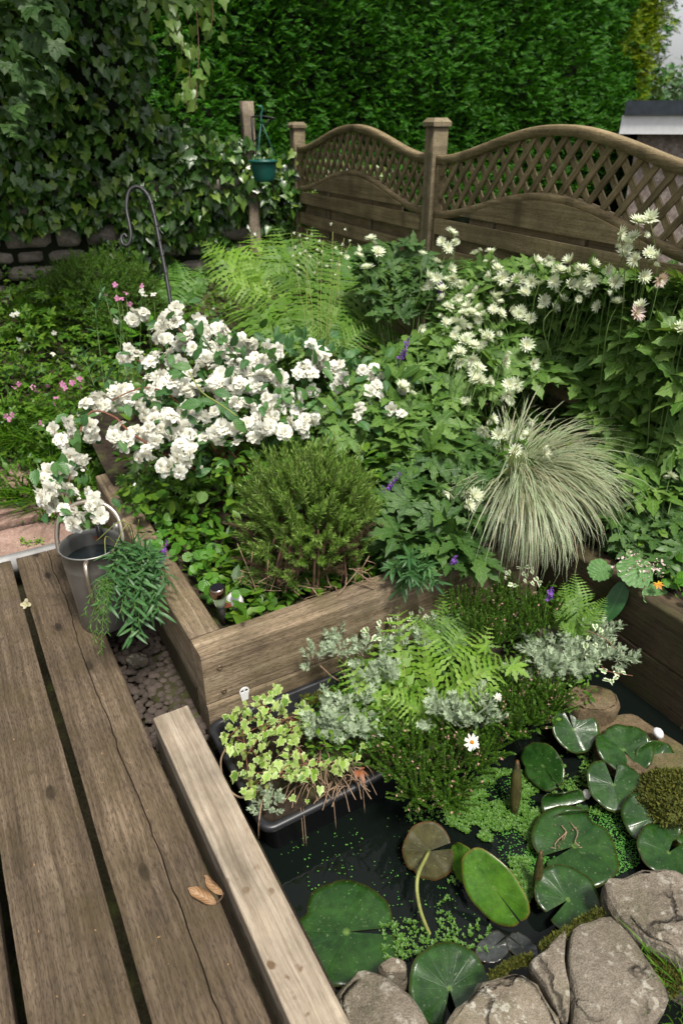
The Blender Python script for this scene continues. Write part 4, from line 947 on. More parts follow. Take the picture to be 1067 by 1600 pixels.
# ------------------------------------------------------------------ solar light and white ornament in the bed corner
lp = at(350, 972, .13); lamp = thing("solar_light", "small solar garden light with dark metal cap in the bed corner", "garden light", lp); lamp.rotation_euler = (.05, -.06, 0)
g = Geo(); tube(g, [(0, 0, -.03), (0, 0, .075)], .0115, 12); obj("stake", g.mesh("stake", M['dark']), lamp)
g = Geo(); pr = []
a = np.arange(36) / 36 * 2 * pi
V = []
for z_, r_ in ((.072, .0145), (.075, .0165), (.112, .021), (.118, .021)):
    rr = r_ * (1 + .06 * np.cos(a * 12)); V.append(np.stack([np.cos(a) * rr, np.sin(a) * rr, np.full(36, z_)], 1))
F = [(i * 36 + k, i * 36 + (k + 1) % 36, (i + 1) * 36 + (k + 1) % 36, (i + 1) * 36 + k) for i in range(3) for k in range(36)]
g.add(np.concatenate(V), F); obj("lens", g.mesh("lens", M['glass']), lamp)
g = Geo(); lathe(g, [(0, .116), (.024, .116), (.0265, .12), (.0265, .146), (.0255, .149), (.022, .151)], 32); obj("cap", g.mesh("cap", M['chrome']), lamp)
g = Geo(); lathe(g, [(.022, .1512), (.0, .1512)], 32); obj("solar_panel", g.mesh("solar_panel", M['solar']), lamp)
op = at(362, 962, .13) + np.array([.008, .035, 0]); orn = thing("white_ornament", "white glazed ornament with brown markings behind the solar light", "ornament", op)
me = pebble_mesh("body", M['ornament_white'], 91); o = obj("body", me, orn, (0, 0, .032)); o.scale = (.034, .026, .058)
for sx in (-1, 1):
    g = Geo(); V = [(0, 0, 0)] + [(.019 * math.cos(t), 0, .019 * math.sin(t)) for t in np.linspace(0, pi, 12)]; V = [(x, -.004 - .0 * i, z) for i, (x, y, z) in enumerate(V)]
    V2 = [(x, .004, z) for x, y, z in V]; k = len(V); F = [tuple(range(k)), tuple(range(k, 2 * k))[::-1]] + [(i, (i + 1) % k, k + (i + 1) % k, k + i) for i in range(k)]; g.add(V + V2, F); o = obj("wing_mark", g.mesh("wing_mark", M['ornament_brown'], False), orn, (sx * .022, -.026, .028)); o.rotation_euler = (-.35, sx * .35, sx * .25)

# ------------------------------------------------------------------ trough in the pond
tr = thing("plant_trough", "long black plastic trough of plants set in the pond against the sleepers", "trough", L(1.12, .41, -.2)); tr.rotation_euler = (0, 0, RZ)
LX, LY = .96, .43
def rrect(x0, x1, y0, y1, r, z, n=6):
    V = []
    for cx, cy, a0 in ((x1 - r, y0 + r, -pi / 2), (x1 - r, y1 - r, 0), (x0 + r, y1 - r, pi / 2), (x0 + r, y0 + r, pi)):
        for i in range(n): a = a0 + pi / 2 * i / (n - 1); V.append((cx + r * math.cos(a), cy + r * math.sin(a), z))
    return V
g = Geo(); rings = [(.03, -.01, .03), (.02, .0, .035), (.012, .125, .03), (-.004, .127, .035), (-.008, .132, .038), (-.008, .144, .038), (-.004, .149, .036), (.008, .149, .03), (.013, .145, .028), (.02, .04, .025)]
V = []; F = []
for ins, z, r in rings: V += rrect(ins, LX - ins, ins, LY - ins, r, z)
k = 24
for i in range(len(rings) - 1):
    for j in range(k): F.append((i * k + j, i * k + (j + 1) % k, (i + 1) * k + (j + 1) % k, (i + 1) * k + j))
F.append(tuple(range(k))[::-1]); g.add(V, F); me = g.mesh("shell", M['black_plastic']); obj("shell", me, tr)
S_, W_ = np.meshgrid(np.linspace(.024, LX - .024, 40), np.linspace(.024, LY - .024, 20)); P = np.stack([S_, W_, .075 + .05 * np.sin(np.pi * S_ / LX) * np.sin(np.pi * W_ / LY) + .016 * noise3(np.stack([S_, W_, 0 * S_], -1), 15, 18)], -1); i2 = np.arange(800).reshape(20, 40)
g = Geo(); g.add(P.reshape(-1, 3), np.stack([i2[:-1, :-1], i2[:-1, 1:], i2[1:, 1:], i2[1:, :-1]], -1).reshape(-1, 4).tolist()); obj("compost", g.mesh("compost", M['soil']), tr)
# earth bank carrying the plants to the right of the trough
bk_ = sheet("pond_bank", 1.18, 1.56, 1.3, 1.82, lambda x, y, s, w: -.24 + .24 * np.clip((s - 1.18) / .14, 0, 1) * np.clip((1.83 - w) / .12, .3, 1) + .02 * nz2(x, y, 4, 14), M['soil'], .03)
# white keyhole bracket
bp = at(385, 1103, .02); br = thing("white_bracket", "white keyhole bracket with two holes on the sleeper above the trough", "bracket", L(1.57, .545, -.025)); br.rotation_euler = (0, 0, RZ)
import bmesh
def plate_with_holes():
    b = bmesh.new(); outl = []
    for t in np.linspace(-.6, pi + .6, 18): outl.append((.017 * math.cos(t), .030 + .017 * math.sin(t)))
    outl += [(-.011, -.008), (.011, -.008)]
    holes = [[(cx + .0055 * math.cos(t), .033 + .006 * math.sin(t)) for t in np.linspace(0, 2 * pi, 11)[:-1]] for cx in (-.0072, .0072)]
    es = []
    for lp_ in [outl] + holes:
        vs = [b.verts.new((x, 0, z)) for x, z in lp_]; es += [b.edges.new((vs[i], vs[(i + 1) % len(vs)])) for i in range(len(vs))]
    bmesh.ops.triangle_fill(b, use_beauty=True, edges=es, normal=(0, -1, 0))
    r = bmesh.ops.extrude_face_region(b, geom=b.faces[:]); bmesh.ops.translate(b, verts=[v for v in r['geom'] if isinstance(v, bmesh.types.BMVert)], vec=(0, .003, 0))
    bmesh.ops.recalc_face_normals(b, faces=b.faces); me = bpy.data.meshes.new("plate"); b.to_mesh(me); b.free(); me.materials.append(M['white_plastic']); return me
obj("plate", plate_with_holes(), br)
# ------------------------------------------------------------------ water lily pads
def pad(u, v, z, wpx, N_, ydir, label, sx=1.0, sy=1.0, fold=.0, roll=0.0, notch=.16, mats=('pad', 'pad_under'), ripple=.032, seed=0, name="water_lily_pad", cat="lily pad", stem=None):
    """a notched round leaf with thickness; ydir is where the notch points, fold lifts both halves about the notch line, roll curls them over"""
    rs = np.random.default_rng(seed + 900); c = at(u, v, z); r = wpx / 2 * (c[1] * cP - (z - EYE) * sP) / FPX
    R = frames(np.asarray(ydir, float)[None], np.asarray(N_, float)[None])[0]
    na, nr = 46, 9; A = np.linspace(pi / 2 + notch, pi / 2 + 2 * pi - notch, na); rad = np.linspace(.02, 1, nr); V = []; U = []
    ph = rs.uniform(0, 6, 3); bite = rs.integers(8, na - 8)
    for i, a in enumerate(A):
        edge = (1 + .025 * math.sin(3 * a + ph[0]) + .015 * math.sin(7 * a + ph[1]) + .006 * math.sin(23 * a + ph[2])) * (1 - (.13 * math.exp(-((i - bite) / 1.3) ** 2) if seed % 2 else 0))
        near = max(0, 1 - min(abs(i), abs(na - 1 - i)) / 5)              # the lobes beside the notch are rounded off
        for q in rad:
            rr = q * edge * (1 - .12 * near ** 2 * q); x, y = rr * math.cos(a) * sx, rr * math.sin(a) * sy
            zz = fold * abs(x) ** 1.3 + ripple * (math.sin(5 * a + ph[2]) + .6 * math.sin(11 * a + ph[0])) * q ** 2.2
            if roll:
                k = roll * x; xx = math.sin(k) / roll; zz += (1 - math.cos(k)) / roll; x = xx
            V.append((x, y, zz)); U.append((i / na, q))
    V = np.array(V) * r; nv = len(V); F = []; G = []
    for i in range(na - 1):
        for j in range(nr - 1):
            f = (i * nr + j, i * nr + j + 1, (i + 1) * nr + j + 1, (i + 1) * nr + j); F.append(f); G.append(tuple(x + nv for x in f[::-1]))
    rim = [i * nr + nr - 1 for i in range(na)]; E_ = [(rim[i], rim[i] + nv, rim[i + 1] + nv, rim[i + 1]) for i in range(na - 1)]
    g = Geo(); V2 = V - np.array([0, 0, .0016]); g.add(np.concatenate([V, V2]), F, U + U, 0); g.I += [np.asarray(f) for f in G + E_]; g.C += [np.array([4])] * len(G + E_); g.M.append(np.array([1] * len(G + E_)))
    me = g.mesh(name, [M[mats[0]], M[mats[1]]])
    root = thing(name, label, cat, c, "water lily pads on the pond")
    put("blade", me, root, c, R, 1.0)
    g = Geo()
    if stem: pts = spline([c - R[:, 2] * .002] + [at(*q) for q in stem], 20); tube(g, pts, .0048, 8)
    else: tube(g, spline([c - R[:, 2] * .002, c + np.array([.01, .02, -.05]) - R[:, 2] * .02, np.array([c[0] + .02, c[1] + .05, WATER - .1])], 8), .004, 6)
    part("stalk", g, M['stem_pale'] if stem else M['stem'], root); return root
Zf = WATER + .004
pad(541, 1456, Zf, 166, (0, 0, 1), (1, .02, 0), "big flat lily pad touching the pale timber kerb", seed=1, ripple=.022, notch=.09, sy=1.0)
pad(702, 1545, Zf + .035, 128, (.05, -.25, 1), (-.05, -1, -.2), "folded lily pad between the two near edge stones", fold=.22, seed=2, notch=.3)
pad(670, 1330, Zf + .05, 82, (.25, .66, -.55), (.85, .1, .2), "brown lily pad turned over, showing its underside and yellow stalk", seed=3, mats=('pad', 'pad_under'), sx=1.05, notch=.12, stem=[(652, 1372, WATER + .10), (656, 1420, WATER + .05), (676, 1472, WATER - .02)])
pad(772, 1388, Zf + .075, 128, (-.42, -.62, .66), (.55, -.55, -.45), "bright green oval lily pad standing up out of the water", seed=4, sx=.62, sy=1.02, mats=('pad_bright', 'pad_under'), notch=.05, fold=.12, ripple=.012)
pad(722, 1348, Zf + .06, 66, (-.8, -.3, .5), (.3, -.8, .1), "small folded lily pad right behind the bright oval one", seed=5, sx=.75, mats=('pad_bright', 'pad_under'), notch=.1)
pad(887, 1406, Zf + .04, 106, (-.16, -.3, .94), (-.75, -.5, 0), "lily pad against the near right stones, notch to the left", seed=6, ripple=.04, notch=.13, fold=.12)
pad(897, 1322, Zf + .03, 132, (-.05, -.12, 1), (-.95, -.4, 0), "widest lily pad in the middle right of the pond, strewn with dry catkins", seed=7, ripple=.025, notch=.1, sy=1.0, fold=.08)
pad(882, 1260, Zf + .03, 76, (0, -.35, .95), (1, .12, .08), "rolled lily pad with rusty curled edges among the green weed", seed=8, sx=1.0, roll=2.3, notch=.1, ripple=.015)
pad(848, 1197, Zf + .05, 84, (-.5, -.35, .8), (.35, -.9, -.1), "oval lily pad leaning beside the heather", seed=9, sx=.72, notch=.08, fold=.1)
pad(896, 1140, Zf + .07, 74, (.05, -.55, .83), (-.2, .9, .4), "lily pad tucked under the silver plant at the back", seed=10, fold=.2, notch=.12)
pad(974, 1172, Zf + .07, 86, (-.08, -.3, .95), (.2, -1, -.2), "upright round lily pad in front of the wet brown ledge", seed=11, fold=.25, ripple=.045, notch=.2)
pad(1026, 1190, Zf + .06, 70, (.2, -.2, .95), (-1, -.2, 0), "dark folded lily pad beside the moss mound", seed=12, roll=1.4, notch=.15)
pad(958, 1226, Zf + .05, 84, (-.1, -.25, .95), (.15, .9, .3), "heart shaped lily pad below the upright round one", seed=13, notch=.28, ripple=.035, fold=.2)
pad(1018, 1279, Zf + .06, 88, (-.35, -.3, .9), (.35, -.9, -.2), "lily pad with a nibbled hole beside the moss mound", seed=14, ripple=.045, notch=.08, fold=.1)
pad(1044, 1332, Zf + .05, 96, (-.3, -.3, .9), (.75, .65, 0), "lily pad above the grey block at the right margin", seed=15, fold=.14, notch=.22)
pad(1088, 1305, Zf + .05, 80, (-.2, -.2, .95), (-.7, -.5, 0), "lily pad cut off by the right margin of the picture", seed=16, notch=.2)
pad(770, 1480, Zf, 62, (0, -.1, 1), (.9, .6, 0), "dark wet lily pad lying half under water in front of the bright oval one", seed=17, mats=('pad_dark', 'pad_under'), sx=.65, notch=.1)
pad(816, 1480, Zf, 56, (.05, 0, 1), (-.8, .7, 0), "small dark wet lily pad near the lichen spotted stone", seed=18, mats=('pad_dark', 'pad_under'), sx=.7, ripple=.05, notch=.1)
def spindle(u0, v0, u1, v1, r, mat, label, seed):
    a, b = at(u0, v0, WATER), None; d0 = a[1] * cP - (a[2] - EYE) * sP; b = dep(u1, v1, d0 - .03); t = np.linspace(0, 1, 14)
    rr = r * np.sin(pi * np.clip(t * .92 + .05, 0, 1)) ** .7 + .001; root = thing("rolled_lily_leaf", label, "lily leaf", a); g = Geo()
    pts = a + (b - a) * t[:, None]; tube(g, pts, rr, 12); 
    sd = unit(np.cross(b - a, [0, 1, 0])); q = pts[1:-1] + np.array([0, -1, .2]) * rr[1:-1, None] * .9; tube(g, q + sd * .0015 * np.sin(t[1:-1, None] * 20), .0022, 5); part("blade", g, mat, root)
    return root
spindle(803, 1275, 808, 1188, .016, M['pad_under'], "brown rolled young lily leaf standing among the bright weed below the heather", 1)
spindle(836, 1402, 845, 1330, .011, M['pad_under'], "narrow rolled brown lily leaf between the two widest pads", 2)
root = thing("lily_bud", "white water lily bud beside the rolled pad", "flower bud", at(914, 1247, WATER)); g = Geo(); lathe(g, [(0, 0), (.011, .006), (.014, .018), (.009, .03), (0, .036)], 12, 0, at(914, 1247, WATER)); part("bud", g, M['petal'], root)

# weeds on the water
def in_poly(p, poly):
    poly = np.asarray(poly, float); x, y = p[:, 0], p[:, 1]; c = np.zeros(len(p), bool); j = len(poly) - 1
    for i in range(len(poly)):
        xi, yi = poly[i]; xj, yj = poly[j]; c ^= ((yi > y) != (yj > y)) & (x < (xj - xi) * (y - yi) / (yj - yi + 1e-9) + xi); j = i
    return c
def px_scatter(poly, n):
    poly = np.asarray(poly, float); lo, hi = poly.min(0), poly.max(0); out = np.zeros((0, 2))
    while len(out) < n:
        p = rng.uniform(lo, hi, (n * 2, 2)); out = np.vstack([out, p[in_poly(p, poly)]])
    return out[:n]
def on_level(poly, n, z): return np.array([at(u, v, z) for u, v in px_scatter(poly, n)])
lf = strip(2, .55, None, .1, .1)
g = Geo(); P = np.concatenate([on_level([(690, 1240), (760, 1200), (860, 1210), (885, 1290), (850, 1370), (815, 1430), (790, 1330), (700, 1290)], 3600, WATER + .006), on_level([(590, 1440), (660, 1440), (700, 1470), (670, 1510), (600, 1500)], 160, WATER + .005), on_level([(690, 1360), (730, 1350), (780, 1440), (760, 1490), (680, 1470)], 240, WATER + .005), on_level([(620, 1240), (700, 1230), (720, 1290), (640, 1290)], 180, WATER + .005), on_level([(860, 1180), (930, 1170), (940, 1280), (880, 1250)], 420, WATER + .006)])
cl = noise3(P, 71, 16, 3); P = P[cl > -.3]; P[:, 2] += .004 * rng.random(len(P)) + .012 * np.clip(noise3(P, 72, 9, 2), 0, 1)
for k in range(5):
    a = rng.uniform(0, 6.28, len(P)); D = np.stack([np.cos(a), np.sin(a), .35 + .2 * rng.random(len(P))], 1); g.inst(lf, P, frames(D, np.tile(UP, (len(P), 1))), rng.uniform(.0045, .0095, len(P)))
tag(obj("water_starwort", g.mesh("water_starwort", [M['weed']])), "mat of tiny bright green leaves floating between the lily pads", "pond weed", None, "stuff")
g = Geo(); dk = Geo(); a = np.arange(6) / 6 * 2 * pi; dk.add(np.stack([np.cos(a), np.sin(a) * .8, 0 * a], 1), [tuple(range(6))], np.full((6, 2), .3)); dk = dk.tmpl()
P = np.concatenate([on_level([(850, 1260), (900, 1270), (1000, 1250), (1000, 1350), (900, 1400), (840, 1420), (820, 1330)], 5200, WATER + .003), on_level([(420, 1330), (560, 1270), (700, 1280), (780, 1400), (700, 1480), (560, 1470)], 330, WATER + .003), on_level([(690, 1230), (860, 1200), (880, 1300), (800, 1420)], 1500, WATER + .003)])
P = P[noise3(P, 77, 12, 3) > -.5]
g.inst(dk, P, frames(rand_dirs(len(P)) * np.array([1, 1, .02]), np.tile(UP, (len(P), 1)) + .1 * rng.normal(size=(len(P), 3))), rng.uniform(.0012, .0028, len(P)))
M['duck'] = leafmat("duckweed", [(.04, .13, .03), (.07, .19, .04), (.10, .24, .06)], .45, .1)
tag(obj("duckweed", g.mesh("duckweed", [M['duck']])), "fine green duckweed film on the dark water", "pond weed", None, "stuff")

# ------------------------------------------------------------------ plants of the trough and pond bank
def bezier_stem(a, b, sag=.0, n=8):
    m_ = (a + b) / 2 + UP * sag; return spline([a, m_, b], n)
# lime ivy in the trough
ivl = thing("trough_ivy", "pale lime green ivy filling the near end of the black trough", "ivy", at(430, 1200, -.08))
limeT = [ivyleaf(0, 120 + k, .82 + .06 * k) for k in range(4)]
pp = px_scatter([(345, 1120), (400, 1080), (430, 1065), (460, 1085), (500, 1110), (470, 1150), (480, 1185), (530, 1180), (560, 1195), (500, 1215), (440, 1220), (410, 1230), (385, 1250), (360, 1200)], 260)
pp = np.vstack([pp, [(570, 1165), (560, 1080), (575, 1062), (585, 1070), (592, 1100), (570, 1075), (600, 1090), (455, 1245), (480, 1250), (500, 1230), (560, 1180), (548, 1185)]])
P = np.array([at(u, v, -.03 + .09 * random.random() + .05 * math.exp(-((u - 430) / 40) ** 2 - ((v - 1090) / 40) ** 2)) for u, v in pp]); n = len(P)
R = frames(unit(np.array([0, -.6, -.25]) + .6 * rng.normal(size=(n, 3))), unit(np.array([0, -.35, 1]) + .35 * rng.normal(size=(n, 3))))
scatter_leaves(ivl, limeT, [M['ivy_lime']], P, R, rng.uniform(.014, .032, n), n)
for k in range(14):
    a, b = P[rng.integers(n)], P[rng.integers(n)]
    g = Geo(); tube(g, bezier_stem(a - UP * .015, b - UP * .015, .02), .0016, 5); part("runner", g, M['redtwig'], ivl)
# long bare runner looping over the trough edge, roots hanging in the water
g = Geo(); tube(g, spline([at(355, 1165, -.02), at(345, 1190, .0), at(352, 1225, .0), at(375, 1246, -.02), at(400, 1238, -.03), at(425, 1220, -.03)], 24), .0028, 6); part("runner", g, M['drytwig'], ivl)
g = Geo(); tube(g, spline([at(425, 1222, -.02), at(412, 1245, -.02), at(405, 1280, -.03), at(404, 1310, -.14)], 16), .0025, 6); part("runner", g, M['drytwig'], ivl)
dry = thing("dry_grass", "tangle of dry brown stems spilling over the trough's front rim", "dry stems", at(500, 1230, -.08)); g = Geo()
for k in range(90):
    u, v = random.uniform(450, 560), random.uniform(1165, 1230); a = at(u, v, -.05 + .02 * random.random()); b = at(u + random.uniform(-45, 45), v + random.uniform(5, 50), -.045 + .02 * random.random()); tube(g, bezier_stem(a, b, random.uniform(0, .035), 6), random.uniform(.0009, .0018), 4)
for (u, v) in ((470, 1262), (474, 1262), (520, 1235), (565, 1210)):
    tube(g, spline([at(u, v, -.04), at(u + 2, v + 25, -.08), at(u + 5, v + 60, -.15)], 8), .0012, 4)
part("stem", g, M['drytwig'], dry, True, "stuff")
# moss cushion
def moss_on(root, pts, n, r, zf, h=.012):
    g = Geo(); T = blade1(.35, .1); P = on_level(pts, n, zf); P[:, 2] += h * (noise3(P, 9, 30, 2)) ; d = rand_dirs(n); d[:, 2] = np.abs(d[:, 2]) + .4
    g.inst(T, P, frames(unit(d), rand_dirs(n)), rng.uniform(r * .6, r * 1.3, n)); part("moss_tuft", g, M['moss'], root, True, "stuff")
ms = thing("moss_patch", "small olive moss patch on the compost at the back of the trough", "moss", at(505, 1085, -.06)); moss_on(ms, [(470, 1092), (500, 1078), (535, 1072), (545, 1086), (515, 1098), (480, 1104)], 1100, .011, -.065)

# silver feathery clumps
featT = [feather_sprig(500 + k) for k in range(4)]
def silver(label, blobs, n, z, sz=.05, stems=None):
    """blobs: (u, v, radius in px)"""
    c0 = at(blobs[0][0], blobs[0][1], z); root = thing("silver_artemisia", label, "silver plant", c0, "silver leaved plants by the pond")
    P = []; D = []
    for (u, v, r) in blobs:
        c = at(u, v, z); rr = r * (c[1] * cP - (z - EYE) * sP) / FPX
        for k in range(int(n * .6)):
            d = unit(rng.normal(size=3)); d[2] = abs(d[2]); P.append(c + d * rr * np.array([.9, .9, .5]) * rng.uniform(.3, .9)); D.append(unit(d + UP * .55))
    P = np.array(P); D = np.array(D)
    scatter_leaves(root, featT, [M['silver']], P, frames(D, rand_dirs(len(P))), rng.uniform(sz * .9, sz * 1.7, len(P)), 300, "sprig")
    for q in stems or []:
        g = Geo(); tube(g, spline([at(*t) for t in q], 12), .0028, 6); part("stem", g, M['drytwig'], root)
silver("small silver plant on a bare forked stem against the sleeper", [(530, 1000, 20), (490, 1035, 22), (520, 1025, 14)], 12, .09, .038, [[(560, 1070, -.05), (535, 1050, .0), (525, 1015, .08)], [(548, 1075, -.05), (520, 1058, .0), (500, 1040, .06)]])
silver("silver feathery clump in front of the pale ferns in the trough", [(510, 1130, 34), (545, 1145, 30), (500, 1150, 22), (555, 1110, 28), (570, 1085, 22)], 20, .0, .048)
silver("silver feathery clump behind the pale ferns against the sleeper", [(575, 1030, 26), (610, 1020, 24), (660, 1000, 24), (600, 1060, 26)], 14, .06, .045)
silver("silver feathery clump just above the daisy flower", [(715, 1120, 30), (745, 1115, 26), (690, 1125, 24), (745, 1135, 18)], 16, .05, .045)
silver("large silver feathery clump beside the dark sleeper wall", [(930, 1000, 26), (945, 1030, 22), (850, 1020, 36), (890, 1035, 36), (870, 1055, 36), (910, 1010, 30), (840, 1050, 26), (905, 1050, 24)], 18, .04, .05)
silver("tiny silver shoot at the trough's near corner", [(420, 1268, 16), (425, 1250, 12)], 10, -.04, .032)

# ferns
frA = [frond(15, 600 + k, .3, .30, 9, rng.normal(0, .12)) for k in range(4)]
frB = [frond(20, 620 + k, .3, .26, 7, rng.normal(0, .15)) for k in range(3)]
def fern(label, fr, mats, T, nm="fern", group="ferns"):
    """fr: (base u, v, depth, tip u, v, depth)"""
    b0 = dep(*fr[0][:3]); root = thing(nm, label, "fern", b0 - UP * .03, group); me = [tmesh("frond", t, mats) for t in T]
    for k, f in enumerate(fr):
        a, b = dep(*f[:3]), dep(*f[3:6]); d = b - a; ln_ = np.linalg.norm(d) * 1.04; d = unit(d + UP * .12 * ln_)
        side = np.cross(d, unit(CAM - a)); nn = unit(UP * .9 + unit(CAM - a) * .75 + .18 * rng.normal(size=3)); put("frond", me[k % len(me)], root, a, frames(d[None], nn[None])[0], (ln_ * (f[6] if len(f) > 6 else 1), ln_, ln_))
    return root
fern("pale lime ferns arching out of the middle of the trough", [(655, 1150, 2.18, 585, 950, 2.27), (640, 1150, 2.14, 540, 1020, 2.16), (690, 1120, 2.16, 640, 975, 2.24), (700, 1140, 2.1, 605, 1085, 2.06), (690, 1090, 2.14, 800, 1010, 2.14), (655, 1130, 2.1, 755, 1085, 2.0), (600, 1150, 2.1, 552, 1120, 2.04, 1.2), (720, 1090, 2.14, 765, 965, 2.22)], [M['fern_lime'], M['stem_pale']], frA)
fern("green fern with a curled tip leaning on the sleeper behind the trough", [(700, 1040, 2.28, 690, 915, 2.34), (705, 1030, 2.28, 650, 945, 2.34), (700, 1040, 2.26, 740, 940, 2.32)], [M['fern'], M['stem']], frB)
fern("small bright fern below the pleated leaf beside the dark sleeper wall", [(900, 1000, 2.32, 878, 905, 2.36), (903, 1000, 2.32, 915, 890, 2.36), (905, 1000, 2.3, 938, 925, 2.3), (900, 1000, 2.3, 870, 950, 2.28), (905, 1000, 2.3, 925, 960, 2.26)], [M['fern'], M['stem']], frB)
fern("lime green fern in front of the basket post", [(425, 470, 4.25, 296, 385, 4.15), (425, 470, 4.25, 330, 345, 4.4), (430, 470, 4.2, 340, 430, 3.95), (432, 470, 4.25, 385, 340, 4.45), (430, 470, 4.2, 365, 385, 4.05)], [M['fern_lime'], M['stem_pale']], frA)
fern("green fern between the basket post and the fence", [(470, 460, 4.3, 400, 350, 4.4), (470, 460, 4.3, 440, 325, 4.5), (470, 460, 4.3, 490, 330, 4.5), (475, 460, 4.3, 525, 360, 4.45), (475, 460, 4.3, 500, 395, 4.15), (470, 460, 4.3, 415, 400, 4.1)], [M['fern'], M['stem']], frA)
fern("feathery fern mass in the middle of the bed behind the white blossom", [(480, 560, 3.3, 340, 468, 3.5), (480, 560, 3.3, 365, 440, 3.6), (485, 560, 3.3, 410, 415, 3.6), (490, 560, 3.3, 460, 395, 3.6), (500, 560, 3.3, 515, 395, 3.6), (510, 560, 3.3, 560, 375, 3.6), (515, 560, 3.3, 610, 395, 3.6), (520, 560, 3.25, 650, 420, 3.5), (500, 560, 3.2, 420, 470, 3.3), (500, 560, 3.2, 480, 445, 3.3), (510, 560, 3.2, 545, 440, 3.3), (515, 560, 3.2, 600, 450, 3.3), (490, 560, 3.2, 380, 500, 3.2), (500, 560, 3.2, 530, 480, 3.2), (505, 560, 3.2, 470, 490, 3.15), (515, 560, 3.2, 585, 500, 3.15)], [M['fern'], M['stem_pale']], frA)
fern("deep green fern against the lower fence boards", [(560, 480, 4.0, 520, 350, 4.2), (560, 480, 4.0, 560, 355, 4.2), (565, 480, 4.0, 610, 370, 4.1), (640, 480, 3.7, 630, 390, 3.8), (760, 470, 3.3, 730, 380, 3.45), (770, 470, 3.3, 790, 385, 3.4), (680, 470, 3.5, 700, 385, 3.6), (600, 480, 3.9, 590, 345, 4.1), (640, 480, 3.8, 660, 360, 3.95), (820, 470, 3.1, 800, 385, 3.2), (840, 470, 3.1, 860, 390, 3.15), (900, 470, 2.9, 905, 395, 2.95)], [M['fern_deep'], M['stem']], frB)
fern("shaded fern at the foot of the iron crook", [(290, 480, 4.2, 255, 400, 4.3), (290, 480, 4.2, 285, 390, 4.3), (290, 480, 4.2, 320, 400, 4.3), (290, 480, 4.2, 240, 440, 4.2), (292, 480, 4.2, 325, 440, 4.1)], [M['fern_deep'], M['stem']], frB)

# small filling leaves under them all
g = Geo(); T = strip(3, .5, None, .2, .25); P = np.concatenate([on_level([(560, 1000), (700, 950), (860, 940), (930, 990), (930, 1080), (850, 1120), (760, 1150), (600, 1180), (480, 1190), (470, 1120)], 3000, .0), on_level([(740, 930), (900, 930), (930, 1000), (800, 1010)], 700, .05)]); P[:, 2] += rng.uniform(-.06, .05, len(P)); n = len(P)
g.inst(T, P, frames(unit(rng.normal(size=(n, 3)) * np.array([1, 1, .5])), unit(UP + .5 * rng.normal(size=(n, 3)))), rng.uniform(.012, .03, n)); tag(obj("bank_undergrowth", g.mesh("bank_undergrowth", [M['cover']])), "small green leaves filling the gaps under the pond side ferns", "undergrowth", None, "stuff")
# heathers
heaT = [needle_sprig(100, 1, .9, 700 + k, .13, .34) for k in range(4)]
def heather(label, blobs, n, z, hang=.0, fl=.2):
    c0 = at(blobs[0][0], blobs[0][1], z); root = thing("heather", label, "heather", c0, "heathers by the pond"); P = []; D = []
    for (u, v, r) in blobs:
        c = at(u, v, z); rr = r * (c[1] * cP - (z - EYE) * sP) / FPX
        for k in range(n):
            d = unit(rng.normal(size=3)); d[2] = abs(d[2]); P.append(c + d * rr * np.array([.9, .9, .4]) * rng.random()); D.append(unit(d * .6 + UP * (.9 - hang) + np.array([-.1, -.5, -.3]) * hang))
    P, D = np.array(P), np.array(D); sz = rng.uniform(.055, .095, len(P)); R = frames(D, rand_dirs(len(P)))
    scatter_leaves(root, heaT, [M['heather'], M['twig']], P, R, sz, 220, "sprig")
    g = Geo(); T = petal_flower([(4, 1, .9)], 3, False, .6); k = rng.random(len(P)) < fl
    for q in (.55, .68, .8): 
        Pf = P[k] + D[k] * (sz[k] * q)[:, None] + rng.normal(0, .003, (k.sum(), 3)); g.inst(T, Pf, frames(rand_dirs(k.sum()), rand_dirs(k.sum())), np.full(k.sum(), .0045))
    part("flower", g, M['heath_fl'], root, True, "stuff")
heather("bright green heather hanging over the water below the daisy", [(620, 1205, 36), (660, 1220, 44), (700, 1220, 44), (640, 1170, 40), (690, 1175, 40), (610, 1165, 30), (735, 1200, 38), (650, 1245, 30), (700, 1250, 26), (760, 1175, 32), (720, 1160, 30)], 34, -.02, .35, .25)
heather("tall green heather between the sedge and the pond ferns", [(760, 960, 30), (800, 965, 30), (780, 930, 32), (830, 950, 26), (745, 985, 26), (820, 985, 24), (850, 975, 26), (720, 960, 26), (770, 1000, 28)], 26, .12, .0, .12)
heather("heather to the right of the daisy below the lobed leaf", [(790, 1110, 30), (820, 1095, 34), (850, 1090, 26), (780, 1080, 30), (830, 1125, 22), (760, 1130, 30), (800, 1145, 26), (860, 1110, 22)], 26, .02, .2, .3)

# palmate leaves of the trough
palT = [palmate(7, 128, .34, .2, 9, .16, .55, 800 + k) for k in range(5)]
bu = thing("lobed_leaf_plant", "light green deeply lobed leaf standing among the trough ferns", "plant", dep(800, 1090, 2.1)); me = tmesh("leaf", palT[0], [M['fern_lime']])
for (u, v, d, s, dx, dy) in ((800, 1040, 2.14, .06, .7, -.6), (760, 1010, 2.18, .045, -.7, .2), (770, 1075, 2.1, .04, -.3, -.8)):
    put("leaf", me, bu, dep(u, v, d), frames(np.array([[dx, dy, -.15]]), np.array([[.1, -.5, 1]]))[0], s); g = Geo(); tube(g, spline([dep(800, 1100, 2.12), dep((800 + u) / 2, (1100 + v) / 2, d), dep(u, v, d)], 8), .002, 5); part("stalk", g, M['stem'], bu)
